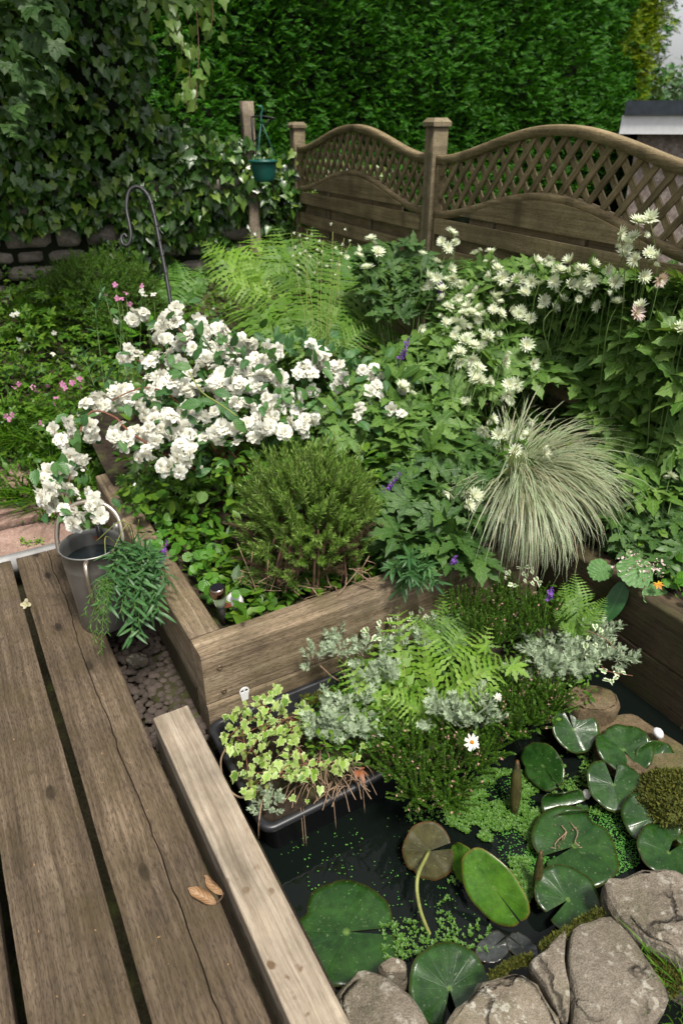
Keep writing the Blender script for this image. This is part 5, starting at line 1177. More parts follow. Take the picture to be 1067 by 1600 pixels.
# daisy
da = thing("daisy", "white daisy with yellow centre in front of the heather", "flower", dep(700, 1190, 1.95)); T = petal_flower([(13, 1, .15), (8, .92, .25)], 5, False, .3); p = dep(737, 1160, 1.9)
put("petals", tmesh("petals", T, [M['petal'], M['stamen']]), da, p, frames(np.array([[1., .2, 0]]), unit(np.array([[.15, -.75, .65]])))[0], .022); g = Geo(); lathe(g, [(0, .006), (.004, .005), (.007, .001), (.007, -.001)], 14); put("disc", g.mesh("disc", M['yellow']), da, p, frames(np.array([[1., .2, 0]]), unit(np.array([[.15, -.75, .65]])))[0], 1.0)
g = Geo(); tube(g, spline([p, dep(728, 1180, 1.94), dep(715, 1210, 2.0)], 8), .0015, 5); part("stem", g, M['stem'], da)
da = thing("daisy_bud", "half open white daisy on a pale stalk above the heather", "flower", dep(735, 1130, 2.08)); p = dep(777, 1092, 1.96); T = petal_flower([(9, 1, 1.0), (6, .9, 1.2)], 6, False, .4)
put("petals", tmesh("petals", T, [M['petal'], M['stamen']]), da, p, frames(np.array([[1., .2, 0]]), unit(np.array([[.5, -.1, .8]])))[0], .017); g = Geo(); tube(g, spline([p, dep(760, 1105, 1.99), dep(738, 1122, 2.03)], 8), .0025, 6); part("stem", g, M['silver'], da)
# variegated ivy
varT = [ivyleaf(0, 150 + k, .8) for k in range(4)]
def var_ivy(label, pts, z, sz=.02, trail=None, zf=None):
    root = thing("variegated_ivy", label, "ivy", at(*pts[0], z), "variegated ivies by the pond"); n = len(pts); P = np.array([at(u, v, z) if zf is None else zf(u, v) for u, v in pts])
    R = frames(unit(np.array([.2, -.6, -.3]) + .6 * rng.normal(size=(n, 3))), unit(np.array([-.1, -.5, .9]) + .3 * rng.normal(size=(n, 3)))); scatter_leaves(root, varT, [M['ivy_var']], P, R, rng.uniform(sz * .8, sz * 1.3, n), n)
    for q in trail or []:
        g = Geo(); tube(g, spline([zf(*t) if zf else at(*t, z) for t in q], 14), .0014, 5); part("runner", g, M['redtwig'], root)
hangf = lambda u, v: dep(u, v, 2.22 + .0006 * (1060 - v))
var_ivy("white edged ivy trailing down the dark sleeper wall", [(929, 976), (939, 983), (943, 991), (957, 1001), (950, 1009), (966, 1016), (971, 1011), (961, 1048), (970, 1046), (963, 1058), (955, 1062), (946, 1050), (943, 1062), (976, 1052), (914, 1006), (928, 1006), (926, 1017), (934, 1032), (920, 995), (915, 1025)], .05, .02, [[(915, 985), (940, 995), (958, 1010), (973, 1022)], [(920, 1020), (945, 1046), (965, 1052), (988, 1056)]], hangf)
var_ivy("white edged ivy above the pale ferns against the sleeper", [tuple(x) for x in px_scatter([(560, 985), (600, 950), (640, 945), (690, 965), (690, 1005), (640, 1000), (590, 1010)], 46)], .09, .021)
var_ivy("white edged ivy under the sedge above the heather", [tuple(x) for x in px_scatter([(770, 890), (830, 880), (850, 910), (800, 925)], 18)], .2, .018)
# ------------------------------------------------------------------ mock orange: white double blossom
ph_fl = """103 674,135 671,124 712,105 728,78 748,108 761,78 786,112 806,139 786,87 773,146 638,175 620,190 610,219 499,259 512,267 494,314 507,337 512,204 557,232 559,272 557,327 538,353 530,385 543,358 564,372 575,274 606,309 585,335 601,348 588,382 588,374 612,227 643,240 627,214 627,267 643,288 654,322 654,353 675,330 677,293 672,267 672,256 685,201 685,225 677,227 703,185 690,274 719,261 727,290 727,293 701,395 633,416 640,406 609,385 677,406 675,429 664,453 627,447 664,480 653,458 623,430 633,425 552,385 542,501 567,471 572,531 597,354 608,510 574,537 590,577 584,588 616,558 645,627 606,617 645,250 530,290 530,345 548,300 552,320 565,365 545,340 575,395 565,410 590,440 600,440 645,470 660,395 655,365 625,300 610,255 600,245 590,420 575,480 585,495 550"""
ph_fl = [tuple(map(float, x.split())) for x in ph_fl.split(',')]
def phd(u, v): return 2.33 + (806 - v) * .0019 if u < 200 else 2.56 + (720 - v) * .0016 + (.12 if u > 500 else 0)
phil = thing("mock_orange", "arching shrub covered in white double blossom, left of centre", "shrub", np.array([-.42, 2.72, .13]))
flT = [petal_flower([(6, 1, .08), (6, .9, .4), (6, .72, .75), (5, .5, 1.05)], 30 + k, True, .8) for k in range(5)]
flM = [tmesh("flower", t, [M['petal'], M['stamen']]) for t in flT]
base = np.array([-.42, 2.72, .13]); LP, LD = [], []
budg = Geo(); bud = strip(2, .9, None, .3, 0)
for i, (u, v) in enumerate(ph_fl):
    d = phd(u, v); c = dep(u, v, d); m_ = 4 + (i % 3 > 0) + (u < 200)
    for k in range(m_):
        p = c + rng.normal(0, .02, 3); nn = unit((p - np.array([-.3, 2.8, .45])) * .5 + np.array([0, -.55, .35]) - UP * (.35 if u < 200 else 0) + .35 * rng.normal(size=3))
        put("flower", flM[(i + k) % 5], phil, p, frames(rand_dirs(1), nn[None])[0], random.uniform(.022, .035))
    nl = 4 if u < 480 else 3
    for k in range(nl): LP.append(c + rng.normal(0, .045, 3) + np.array([0, .03, -.01])); LD.append(unit(rng.normal(size=3) + np.array([0, -.4, -.1])))
budM = tmesh("bud", petal_flower([(4, 1, 1.35), (3, .85, 1.45)], 77, False, .7), [M['petal'], M['stamen']])
for k in range(70):
    u, v = ph_fl[k % len(ph_fl)]; p = dep(u, v, phd(u, v)) + rng.normal(0, .045, 3); put("bud", budM, phil, p, frames(rand_dirs(1), unit(np.array([0, -.5, .2]) + .7 * rng.normal(size=3))[None])[0], random.uniform(.010, .016))
# branches
for k, tgt in enumerate([(112, 800), (140, 640), (204, 557), (230, 500), (270, 500), (320, 510), (360, 535), (274, 715), (228, 690), (300, 600), (350, 660), (400, 610), (450, 640), (480, 650), (420, 560)]):
    e = dep(*tgt, phd(*tgt)); md = (base + e) / 2 + UP * (.18 if tgt[0] > 200 else .28); g = Geo(); pts = spline([base + .04 * rng.normal(size=3) * np.array([1, 1, 0]), md, e], 16)
    if tgt == (112, 800): pts = spline([base, dep(225, 690, 2.6), dep(180, 652, 2.6), dep(140, 645, 2.58), dep(118, 700, 2.5), dep(108, 760, 2.42), dep(114, 806, 2.33)], 26)
    tube(g, pts, np.linspace(.0055, .002, len(pts)), 6); part("branch", g, M['redtwig'], phil)
    for p in pts[len(pts) // 2:]:
        LP.append(p + rng.normal(0, .02, 3)); LD.append(unit(rng.normal(size=3) + np.array([0, -.5, 0])))
P, d = mound((-.25, 2.85, .5), (.55, .35, .38), 380, .5, -.6, 3); LP = np.vstack([np.array(LP), P]); LD = np.vstack([np.array(LD), unit(d + .5 * rng.normal(size=d.shape))]); n = len(LP)
phT = [strip(6, .58, lambda t: math.sin(pi * min(1, t ** .85)) ** .8, .3, .2, .05) for _ in range(1)] + [strip(6, .5, None, .25, .3, .05), strip(6, .6, None, .35, .1, .04)]
scatter_leaves(phil, phT, [M['phil']], LP, frames(LD, unit(UP * .9 + np.array([0, -.5, 0]) + .4 * rng.normal(size=(n, 3)))), rng.uniform(.035, .07, n), 300)
me = tmesh("leaf", phT[0], [M['phil']])
for (u, v, dx, dy, s) in ((300, 575, -1, .25, .075), (285, 583, -1, -.1, .07), (303, 562, .5, .8, .06), (315, 630, -1, -.05, .085), (340, 628, .5, -.5, .07), (350, 640, .9, -.6, .075), (335, 612, .8, -.1, .07), (365, 655, .8, -.8, .07)):
    put("leaf", me, phil, dep(u, v, phd(u, v) - .1), frames(np.array([[dx, -.15, dy]]), np.array([[0, -.7, .8]]))[0], s)
g = Geo(); tube(g, spline([dep(295, 580, 2.62), dep(315, 612, 2.58), dep(345, 632, 2.55), dep(370, 650, 2.52)], 10), .003, 6); part("branch", g, M['stem_pale'], phil)

# ------------------------------------------------------------------ rosemary dome
rc = np.array([-.115, 2.12, .12]); ros = thing("rosemary_bush", "dense rounded rosemary bush with woody base behind the front sleeper", "shrub", rc)
roT = [needle_sprig(64, 1, .8, 740 + k, .26, .14) for k in range(5)]; P = []; D = []
def ros_pt(d): return rc + UP * .17 + d * np.array([.235, .215, .31]) * (1 + .1 * float(noise3(d, 4, 2.0, 2)))
for k in range(1150):
    d = unit(rng.normal(size=3));
    if d[2] < -.35: continue
    P.append(ros_pt(d) * 1.0 - d * rng.uniform(.02, .12)); D.append(unit(d * (.75 if d[2] > -.05 else .5) + UP * .7 + .22 * rng.normal(size=3)))
P, D = np.array(P), np.array(D); n = len(P); low = P[:, 2] < .33
R = frames(D, rand_dirs(n)); S = rng.uniform(.06, .135, n); face = np.clip(.5 + ((P - rc) @ unit(np.array([0, -1, .7]))) * 2, .2, 1.5)
drym = low & (rng.random(n) < .6)
scatter_leaves(ros, roT, [M['rosemary'], M['twig']], P[~drym], R[~drym], S[~drym], 300, "sprig", face[~drym])
g = Geo()
for j in range(5):
    k = drym & (np.arange(n) % 5 == j); g.inst(roT[j], P[k], R[k], S[k] * .8)
part("dry_sprig", g, [M['rosemary_dry'], M['twig']], ros, True, "stuff")
for k in range(16):
    a = rng.uniform(0, 2 * pi); d = unit(np.array([math.cos(a), math.sin(a) - .4, .6 + rng.random()])); st = rc + np.array([.05 * math.cos(a) - .02, .05 * math.sin(a) - .03, 0]); g = Geo()
    tube(g, spline([st, st + d * .1 + np.array([.05 * math.cos(a), -.02, 0]), rc + UP * .12 + d * np.array([.2, .2, .25])], 10), np.linspace(.009, .0035, 10), 6); part("branch", g, M['twig'], ros)
g = Geo()
for k in range(70):
    st = rc + np.array([rng.uniform(-.2, .2), rng.uniform(-.2, -.05), rng.uniform(.02, .1)]); tube(g, spline([st, st + rng.normal(0, .03, 3), st + rng.normal(0, .05, 3) + UP * .03], 6), .0018, 4)
part("twig", g, M['drytwig'], ros, True, "stuff")

# ------------------------------------------------------------------ variegated sedge tussock
cc = np.array([.655, 2.46, .18]); sed = thing("sedge_tussock", "pale cream striped sedge tussock spilling forward in the bed", "grass tussock", cc)
g = Geo(); n = 2300; nb = 9
for k in range(n):
    a = rng.normal(-1.0, 1.15) if rng.random() < .85 else rng.uniform(0, 2 * pi); lean = rng.random() ** .7; o = np.array([math.cos(a), math.sin(a), 0]); a = a + .35 * math.sin(a * 7 + 1.3); o = np.array([math.cos(a), math.sin(a), 0]); ln_ = rng.uniform(.36, .78) * 1.0 * (1 - .12 * abs(math.cos(a))) * (.68 if math.cos(a) < -.2 else 1); b0 = cc + o * .06 * rng.random()
    th0 = .02 + .34 * lean; bend = rng.uniform(1.7, 3.1) * (.75 + .3 * lean); p = b0.copy(); pts = [p]; 
    tw = rng.normal(0, .45)
    for i in range(nb):
        th = th0 + bend * (i / (nb - 1)) ** 1.25; oo = np.array([math.cos(a + tw * i / nb), math.sin(a + tw * i / nb), 0]); p = p + (oo * math.sin(th) + UP * math.cos(th)) * ln_ / nb; pts.append(p)
    pts = np.array(pts); pts[:, 2] = np.maximum(pts[:, 2], -.02 + .02 * rng.random()); inbed = (-.5 * pts[:, 0] + .866 * pts[:, 1]) > 1.57; pts[:, 2] = np.where(inbed, np.maximum(pts[:, 2], .16 + .1 * rng.random()), pts[:, 2])
    sd = np.array([-math.sin(a), math.cos(a), 0]); w_ = rng.uniform(.0018, .0034) * np.interp(np.arange(nb + 1) / nb, [0, .3, .8, 1], [.8, 1, .7, .08])
    V = np.stack([pts - sd * w_[:, None], pts + sd * w_[:, None]], 1).reshape(-1, 3); t = np.linspace(0, 1, nb + 1); U = np.stack([np.tile([0, 1], nb + 1), np.repeat(t, 2)], 1)
    g.add(V, [(2 * i, 2 * i + 1, 2 * i + 3, 2 * i + 2) for i in range(nb)], U)
part("blade", g, M['carex'], sed, True, "stuff")

# ------------------------------------------------------------------ star flowered clumps with lobed leaves
def bank_d(u, v):
    d = 2.42 + (900 - v) * .0017; r = ray(u, v); wv = .866 * r[0] + .5 * r[1]
    d = min(d, 2.34 / wv)
    if u > 930: d = max(d, 1.98 / wv)
    return d
palB = [palmate(7, 128, .36, .2, 9, .2, .56, 830 + k, .06) for k in range(3)] + [palmate(5, 112, .44, .22, 9, .25, .55, 840 + k, .08) for k in range(3)]
stT = [star_flower(13 + k, 860 + k, .22 + .14 * k, 20) for k in range(4)]; stM = [tmesh("flower", t, [M['bract'], M['floret']]) for t in stT]; stMp = [tmesh("flower", t, [M['bract_pink'], M['floret']]) for t in stT[:2]]
def astrantia(label, poly, nleaf, flowers, foot, mat='gera', szl=(.055, .095), pinks=(), dj=.07, nobj=130, fs=.034, near=0.0, extra=None):
    if extra: flowers = list(flowers) + [tuple(x) for x in px_scatter(extra[0], extra[1])]
    nleaf = int(nleaf * 1.6); szl = (szl[0] * 1.35, szl[1] * 1.5)
    fb = dep(*foot, bank_d(*foot)); fb[2] = .15; root = thing("star_flower_clump", label, "flowering plant", fb, "star flowered clumps in the bed")
    pp = px_scatter(poly, nleaf); P = np.array([dep(u, v, bank_d(u, v) - near + random.uniform(-.06, dj * 1.5)) for u, v in pp]); n = len(P)
    P[:, 2] = np.maximum(P[:, 2], .2)
    out_ = unit((P - fb) * np.array([1, 1, .15])); D = unit(out_ * .6 + np.array([0, -.4, -.04]) + .5 * rng.normal(size=(n, 3)) * np.array([1, 1, .35])); Nn = unit(UP * 1.15 + np.array([0, -.5, 0]) + .24 * rng.normal(size=(n, 3)))
    scatter_leaves(root, palB, [M[mat]], P, frames(D, Nn), rng.uniform(*szl, n), nobj, score=1 + 1.5 * np.clip(-(P @ ray(700, 700)) + (P @ ray(700, 700)).mean(), -.3, .3))
    g = Geo()
    for k in rng.integers(0, n, min(n, 24)): tube(g, spline([P[k] * .35 + fb * .65 - UP * .0, (P[k] + fb) / 2 + UP * .06, P[k]], 6), .0024, 4)
    part("leaf_stalk", g, M['stem'], root, True, "stuff")
    for i, (u, v) in enumerate(flowers):
        d = bank_d(u, v) - .11 - .05 * random.random(); p = dep(u, v, d); nn = unit(UP * .8 + np.array([0, -.6, 0]) + .4 * rng.normal(size=3)); s = fs * random.uniform(.8, 1.2)
        put("flower", (stMp if i in pinks else stM)[i % (2 if i in pinks else 4)], root, p, frames(rand_dirs(1), nn[None])[0], s)
        a = p * .6 + fb * .4; a = a + rng.normal(0, .04, 3); g = Geo(); tube(g, spline([a, (a + p) / 2 + rng.normal(0, .03, 3) + UP * .05, p - nn * .003], 8), .0015, 5); part("stem", g, M['stem'], root)
        if i % 2 == 0:
            q = p + rng.normal(0, .03, 3) - UP * .03; put("flower", stM[(i + 1) % 4], root, q, frames(rand_dirs(1), unit(nn + .4 * rng.normal(size=3))[None])[0], s * .55)
astrantia("lobed leaves and star flowers left of the sedge, in front of the white blossom's end", [(600, 560), (690, 500), (760, 520), (770, 600), (730, 640), (700, 700), (690, 780), (620, 740), (590, 680), (540, 690), (500, 640), (560, 600)], 190, [(755, 672), (790, 680), (827, 680), (835, 661), (851, 709), (803, 704), (813, 733), (760, 595), (792, 616), (657, 513), (627, 606)], (690, 720), 'gera', extra=([(690, 520), (840, 515), (860, 620), (770, 690), (700, 620)], 16))
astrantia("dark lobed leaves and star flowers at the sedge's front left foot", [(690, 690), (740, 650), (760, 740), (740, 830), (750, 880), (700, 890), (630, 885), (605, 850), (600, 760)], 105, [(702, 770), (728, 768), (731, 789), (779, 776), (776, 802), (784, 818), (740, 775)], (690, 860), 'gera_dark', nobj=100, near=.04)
astrantia("greenish white star flowers massed in the middle of the bed behind the sedge", [(680, 480), (760, 440), (900, 450), (930, 520), (900, 590), (780, 590), (700, 560)], 210, [(734, 465), (715, 465), (745, 455), (755, 494), (771, 484), (822, 539), (787, 558), (832, 568), (760, 531), (740, 540), (700, 440), (724, 445), (700, 480), (775, 470), (690, 455), (735, 490)], (780, 600), 'gera', extra=([(680, 440), (780, 420), (800, 500), (740, 560), (690, 520)], 22))
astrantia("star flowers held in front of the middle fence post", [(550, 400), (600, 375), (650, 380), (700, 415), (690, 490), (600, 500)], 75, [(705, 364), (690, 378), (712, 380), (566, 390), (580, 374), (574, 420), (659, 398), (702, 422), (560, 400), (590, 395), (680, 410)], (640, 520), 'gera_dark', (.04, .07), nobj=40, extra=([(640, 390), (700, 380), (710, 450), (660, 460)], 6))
astrantia("star flowers in a row in front of the right hand fence panel", [(720, 430), (800, 410), (920, 420), (960, 470), (900, 500), (760, 480)], 100, [(766, 393), (776, 420), (742, 398), (856, 406), (808, 438), (819, 457), (795, 450), (888, 425), (867, 441), (845, 445), (893, 446), (925, 414), (949, 422), (901, 428), (925, 438), (770, 405), (785, 435), (830, 440), (875, 425), (905, 450), (850, 470), (880, 470)], (850, 520), 'gera', (.045, .08), nobj=60, extra=([(770, 400), (950, 400), (980, 480), (800, 520)], 16))
astrantia("tall star flowers with pinkish heads at the right hand fence end", [(930, 440), (1067, 420), (1075, 520), (940, 520)], 70, [(968, 364), (997, 348), (981, 380), (1015, 343), (992, 406), (1013, 396), (1026, 404), (965, 475), (1030, 436), (1005, 432), (994, 489), (1063, 515), (990, 370), (975, 395), (960, 440), (1000, 480)], (990, 560), 'gera', (.045, .075), (8, 10), nobj=50)
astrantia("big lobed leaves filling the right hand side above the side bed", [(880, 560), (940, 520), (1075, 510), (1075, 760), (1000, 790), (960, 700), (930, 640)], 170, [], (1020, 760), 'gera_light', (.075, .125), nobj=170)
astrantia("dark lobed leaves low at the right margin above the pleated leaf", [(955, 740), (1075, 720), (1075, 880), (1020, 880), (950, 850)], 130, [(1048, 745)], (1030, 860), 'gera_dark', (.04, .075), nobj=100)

# ------------------------------------------------------------------ narrow leaved plants
narT = [strip(5, .15, lambda t: math.sin(pi * min(1, .08 + t * .92)) ** .6, .25, .15), strip(5, .17, lambda t: math.sin(pi * min(1, .08 + t * .92)) ** .6, .25, .35)]
def shoots(root, paths, lsz=.05, step=.012, mat='narrow', r=.0022, el=.9, stemmat='stem', nobj=300, T=narT):
    LP, LD, LN = [], [], []
    for pts in paths:
        pts = spline(pts, 18); g = Geo(); tube(g, pts, np.linspace(r, r * .5, 18), 5); part("stem", g, M[stemmat], root)
        tot = np.linalg.norm(np.diff(pts, axis=0), axis=1).sum(); m_ = int(tot * .8 / step)
        for k in range(m_):
            t = .2 + .8 * k / m_; i = min(16, int(t * 17)); p = pts[i] + (pts[i + 1] - pts[i]) * (t * 17 - i); d = unit(pts[i + 1] - pts[i]); a = k * 2.4; x = unit(np.cross(d, [.3, .2, 1])); y = np.cross(x, d); o = x * math.cos(a) + y * math.sin(a)
            LP.append(p); LD.append(unit(o * math.sin(el * (1 - .35 * t)) + d * math.cos(el * (1 - .35 * t)))); LN.append(unit(UP + d * .4 + .3 * rng.normal(size=3)))
    n = len(LP); scatter_leaves(root, T, [M[mat]], np.array(LP), frames(np.array(LD), np.array(LN)), rng.uniform(lsz * .7, lsz * 1.15, n), nobj)
def spike(root, a, b, n=60, s=.007, mat='purple'):
    g = Geo(); T = petal_flower([(4, 1, .8)], 7, False, .8); t = rng.random(n); P = a + (b - a) * t[:, None] + rng.normal(0, 1, (n, 3)) * (.006 * (1 - .7 * t))[:, None]; g.inst(T, P, frames(rand_dirs(n), rand_dirs(n)), s * (1.1 - .5 * t)); part("flower_spike", g, M[mat], root)
sp = thing("spilling_toadflax", "narrow leaved green plant spilling over the sleeper beside the watering can", "plant", L(2.2, .5, .18)); b0 = L(2.18, .47, .19)
paths = []
for (u, v, z) in ((245, 938, 2.22), (218, 992, 2.16), (188, 958, 2.17), (205, 1000, 2.16), (185, 885, 2.24), (236, 885, 2.28), (200, 905, 2.22), (262, 910, 2.24), (222, 930, 2.2), (196, 935, 2.18), (172, 925, 2.18), (178, 868, 2.27), (238, 965, 2.2), (168, 900, 2.2), (225, 905, 2.24), (210, 955, 2.17), (200, 870, 2.3), (250, 960, 2.2), (165, 950, 2.15)):
    e = dep(u, v, z); m_ = (b0 + e) / 2 + UP * .06 + np.array([-.02, -.01, 0]); paths.append([b0 + rng.normal(0, .015, 3), m_, e])
shoots(sp, paths[::1], .062, .0105, el=1.2)
spike(sp, at(186, 905, .18), at(184, 872, .2), 50); spike(sp, at(250, 880, .2), at(262, 845, .24), 50)
sp2 = thing("trailing_fern_plant", "dark ferny sprays hanging in front of the watering can's foot", "plant", L(2.15, .4, .1)); paths = []
for (u, v, z) in ((132, 962, 2.16), (148, 1005, 2.12), (158, 1020, 2.12), (140, 985, 2.14), (168, 990, 2.14), (150, 955, 2.16)): e = dep(u, v, z); b = dep(178, 905, 2.2); paths.append([b, (b + e) / 2 + UP * .05, e])
shoots(sp2, paths, .018, .0035, 'fern_deep', .0014, 1.1, nobj=250)
sp3 = thing("green_seed_grass", "long pale grass stems leaning over the watering can's rim", "grass", L(2.2, .45, .2)); g = Geo()
for pts in ([at(215, 880, .2), at(195, 815, .42), at(150, 846, .36)], [at(215, 880, .2), at(202, 818, .42), at(172, 870, .33)], [at(215, 870, .2), at(217, 812, .40)], [at(205, 880, .2), at(168, 838, .36), at(165, 870, .33)]):
    g = Geo(); tube(g, spline(pts, 12), np.linspace(.0022, .0014, 12), 5); part("stem", g, M['stem_pale'], sp3)
np1 = thing("blue_green_spurge", "narrow bluish leaves leaning over the sleeper below the dark lobed leaves", "plant", L(1.68, 1.2, .18)); paths = []
for (u, v, z) in ((610, 890, .3), (640, 870, .36), (670, 885, .34), (655, 910, .26), (625, 920, .22), (680, 910, .26), (640, 900, .32)): e = at(u, v, z); b = at(645, 905, .17); paths.append([b, (b + e) / 2 + UP * .03, e])
shoots(np1, paths, .06, .0065, 'narrow')
tl = thing("tall_toadflax", "tall thin stem with narrow leaves left of the white blossom", "plant", dep(168, 640, 3.0)); shoots(tl, [[dep(168, 640, 3.0), dep(158, 560, 3.0), dep(150, 480, 3.0), dep(162, 463, 3.0)], [dep(176, 640, 2.98), dep(186, 580, 2.98), dep(190, 500, 2.98)], [dep(160, 640, 3.05), dep(140, 580, 3.05), dep(128, 545, 3.05)]], .06, .012, 'narrow', .003, 1.05)
for i, (pa, pb, lab) in enumerate([((626, 560), (640, 525), "purple flower spike left of the tall star flowers"), ((690, 465), (684, 435), "purple flower spike in front of the middle fence post"), ((600, 770), (625, 740), "purple flower spike above the dark lobed leaves in front"), ((706, 885), (712, 868), "small violet flower at the sleeper's edge below the dark lobed leaves"), ((855, 935), (862, 920), "violet flower above the small bright fern")]):
    d = bank_d(*pa) - .1; a, b = dep(*pa, d), dep(*pb, d); root = thing("purple_spike", lab, "flower", a - UP * .2, "purple flower spikes"); spike(root, a, b, 46, .0085 if i < 2 else .007)
    g = Geo(); tube(g, spline([a - UP * .2 + np.array([.02, .03, 0]), a - UP * .08, a, b], 10), .0018, 5); part("stem", g, M['stem'], root)
# thin upright seed stems over the ferns
sdh = thing("pale_budded_plant", "upright thin stems with pale buds in front of the ferns", "plant", dep(500, 520, 3.2)); budT = petal_flower([(5, 1, 1.25), (4, .8, 1.35)], 9, False, .5); bm = tmesh("bud", budT, [M['bract']])
for (u, v) in ((455, 365), (470, 372), (480, 360), (505, 375), (520, 362), (538, 372), (548, 380), (495, 395), (465, 395), (530, 400)):
    e = dep(u, v, 3.15); b = dep(500 + (u - 500) * .3, 540, 3.2); g = Geo(); tube(g, spline([b, (b + e) / 2 + .02 * rng.normal(size=3), e], 8), .0012, 5); part("stem", g, M['stem_pale'], sdh)
    for q in (1, .9, .78): put("bud", bm, sdh, b + (e - b) * q + rng.normal(0, .012, 3), frames(rand_dirs(1), unit(UP + .3 * rng.normal(size=3))[None])[0], .013)

# round leaved cover in the front left corner of the bed
rnT = [roundleaf(.1, 90 + k) for k in range(4)]
rl = thing("round_leaved_cover", "round glossy leaves creeping between the rosemary and the left sleeper", "ground cover", L(2.2, .6, .15)); pp = np.vstack([px_scatter([(215, 770), (260, 740), (340, 760), (350, 850), (340, 905), (320, 920), (295, 880), (255, 860), (215, 830)], 175), [(330, 935), (338, 915), (350, 905), (405, 950), (385, 962), (412, 945), (375, 930)]])
P = np.array([at(u, v, random.uniform(.16, .26)) for u, v in pp]); n = len(P)
scatter_leaves(rl, rnT, [M['round']], P, frames(unit(np.array([0, -.8, -.1]) + .6 * rng.normal(size=(n, 3))), unit(np.array([0, -.35, 1]) + .3 * rng.normal(size=(n, 3)))), rng.uniform(.022, .042, n), n)
rl2 = thing("round_leaved_cover", "round leaves beside the far end of the left sleepers under the white blossom", "ground cover", L(2.75, .6, .15)); pp = px_scatter([(175, 745), (235, 700), (320, 730), (330, 770), (240, 800), (190, 800)], 110); P = np.array([at(u, v, random.uniform(.2, .36)) for u, v in pp]); n = len(P)
scatter_leaves(rl2, rnT[:2] + palT[:2], [M['cover']], P, frames(unit(np.array([0, -.7, -.1]) + .6 * rng.normal(size=(n, 3))), unit(np.array([0, -.35, 1]) + .3 * rng.normal(size=(n, 3)))), rng.uniform(.03, .055, n), n)
# pleated leaf plant, oval leaf and small flowers on the side bed
pl = thing("pleated_leaf_plant", "large pleated light green leaf hanging over the dark sleeper wall", "plant", L(1.35, 1.95, .15)); bigT = Geo(); T = roundleaf(.05, 5, 40, .0); V = T['V'].copy(); ang = np.arctan2(V[:, 1] - .45, V[:, 0]); rr = np.hypot(V[:, 0], V[:, 1] - .45); V[:-1, :2] *= (1 + .03 * np.sin(ang * 26))[:-1, None]; V[:, 2] += .05 * np.sin(ang * 13) * rr - .25 * (V[:, 1] - .3) ** 2; T['V'] = V; T['U'] = np.column_stack([np.full(len(V), .25), .5 + ang / 6.283 * 2]); me = tmesh("leaf", T, [M['bigleaf']])
for (u, v, z, s, d) in ((978, 872, .30, .12, (.25, -.8, -.25)), (1012, 915, .22, .09, (.5, -.8, -.5)), (950, 880, .26, .085, (-.8, -.5, -.3))): put("leaf", me, pl, at(u, v, z), frames(np.array([d]), np.array([[-.1, -.5, 1.]]))[0], s)
ov = thing("oval_leaf_plant", "dark oval leaf hanging against the sleeper below the pleated leaf", "plant", L(1.4, 1.9, .1)); T = strip(10, .5, lambda t: math.sin(pi * min(1, .12 + t * .86)) ** .55, .1, .12); put("leaf", tmesh("leaf", T, [M['bigleaf_dark']]), ov, at(975, 912, .2), frames(np.array([[-.45, -.45, -.75]]), np.array([[-.5, -.7, .5]]))[0], (.13, .145, .145)); g = Geo(); tube(g, [at(975, 912, .2), L(1.4, 1.95, .16)], .003, 5); part("stalk", g, M['stem'], ov)
fh = thing("pink_flower_head", "pale pink fluffy flower head behind the pleated leaf", "flower", at(1000, 890, .27)); g = Geo(); T = petal_flower([(5, 1, .7)], 2, False, .7); n = 160; P = at(1000, 886, .28) + rng.normal(0, 1, (n, 3)) * np.array([.035, .03, .014]); g.inst(T, P, frames(rand_dirs(n), unit(UP + .6 * rng.normal(size=(n, 3)))), rng.uniform(.004, .007, n)); part("floret", g, M['bract_pink'], fh, True, "stuff")
for i, (u, v, lab) in enumerate(((1027, 912, "orange yellow leaf beside the pleated leaf"), (1036, 832, "yellowing lobed leaf low at the right margin"))):
    yl = thing("yellow_leaf", lab, "leaf", at(u, v, .25)); put("leaf", tmesh("leaf", palT[i + 1], [M['yellow']]), yl, at(u, v, .25), frames(np.array([[.3, -.8, -.3]]), np.array([[0, -.6, .8]]))[0], .026)
sl = thing("small_round_leaves", "small round leaves on the side bed at the right margin", "ground cover", L(1.2, 2.05, .15)); pp = px_scatter([(1000, 830), (1075, 840), (1075, 930), (1035, 905), (1010, 870)], 90); P = np.array([at(u, v, random.uniform(.17, .27)) for u, v in pp]); n = len(P); scatter_leaves(sl, rnT, [M['round']], P, frames(unit(np.array([0, -.8, -.1]) + .6 * rng.normal(size=(n, 3))), unit(np.array([0, -.4, 1]) + .3 * rng.normal(size=(n, 3)))), rng.uniform(.018, .035, n), n)

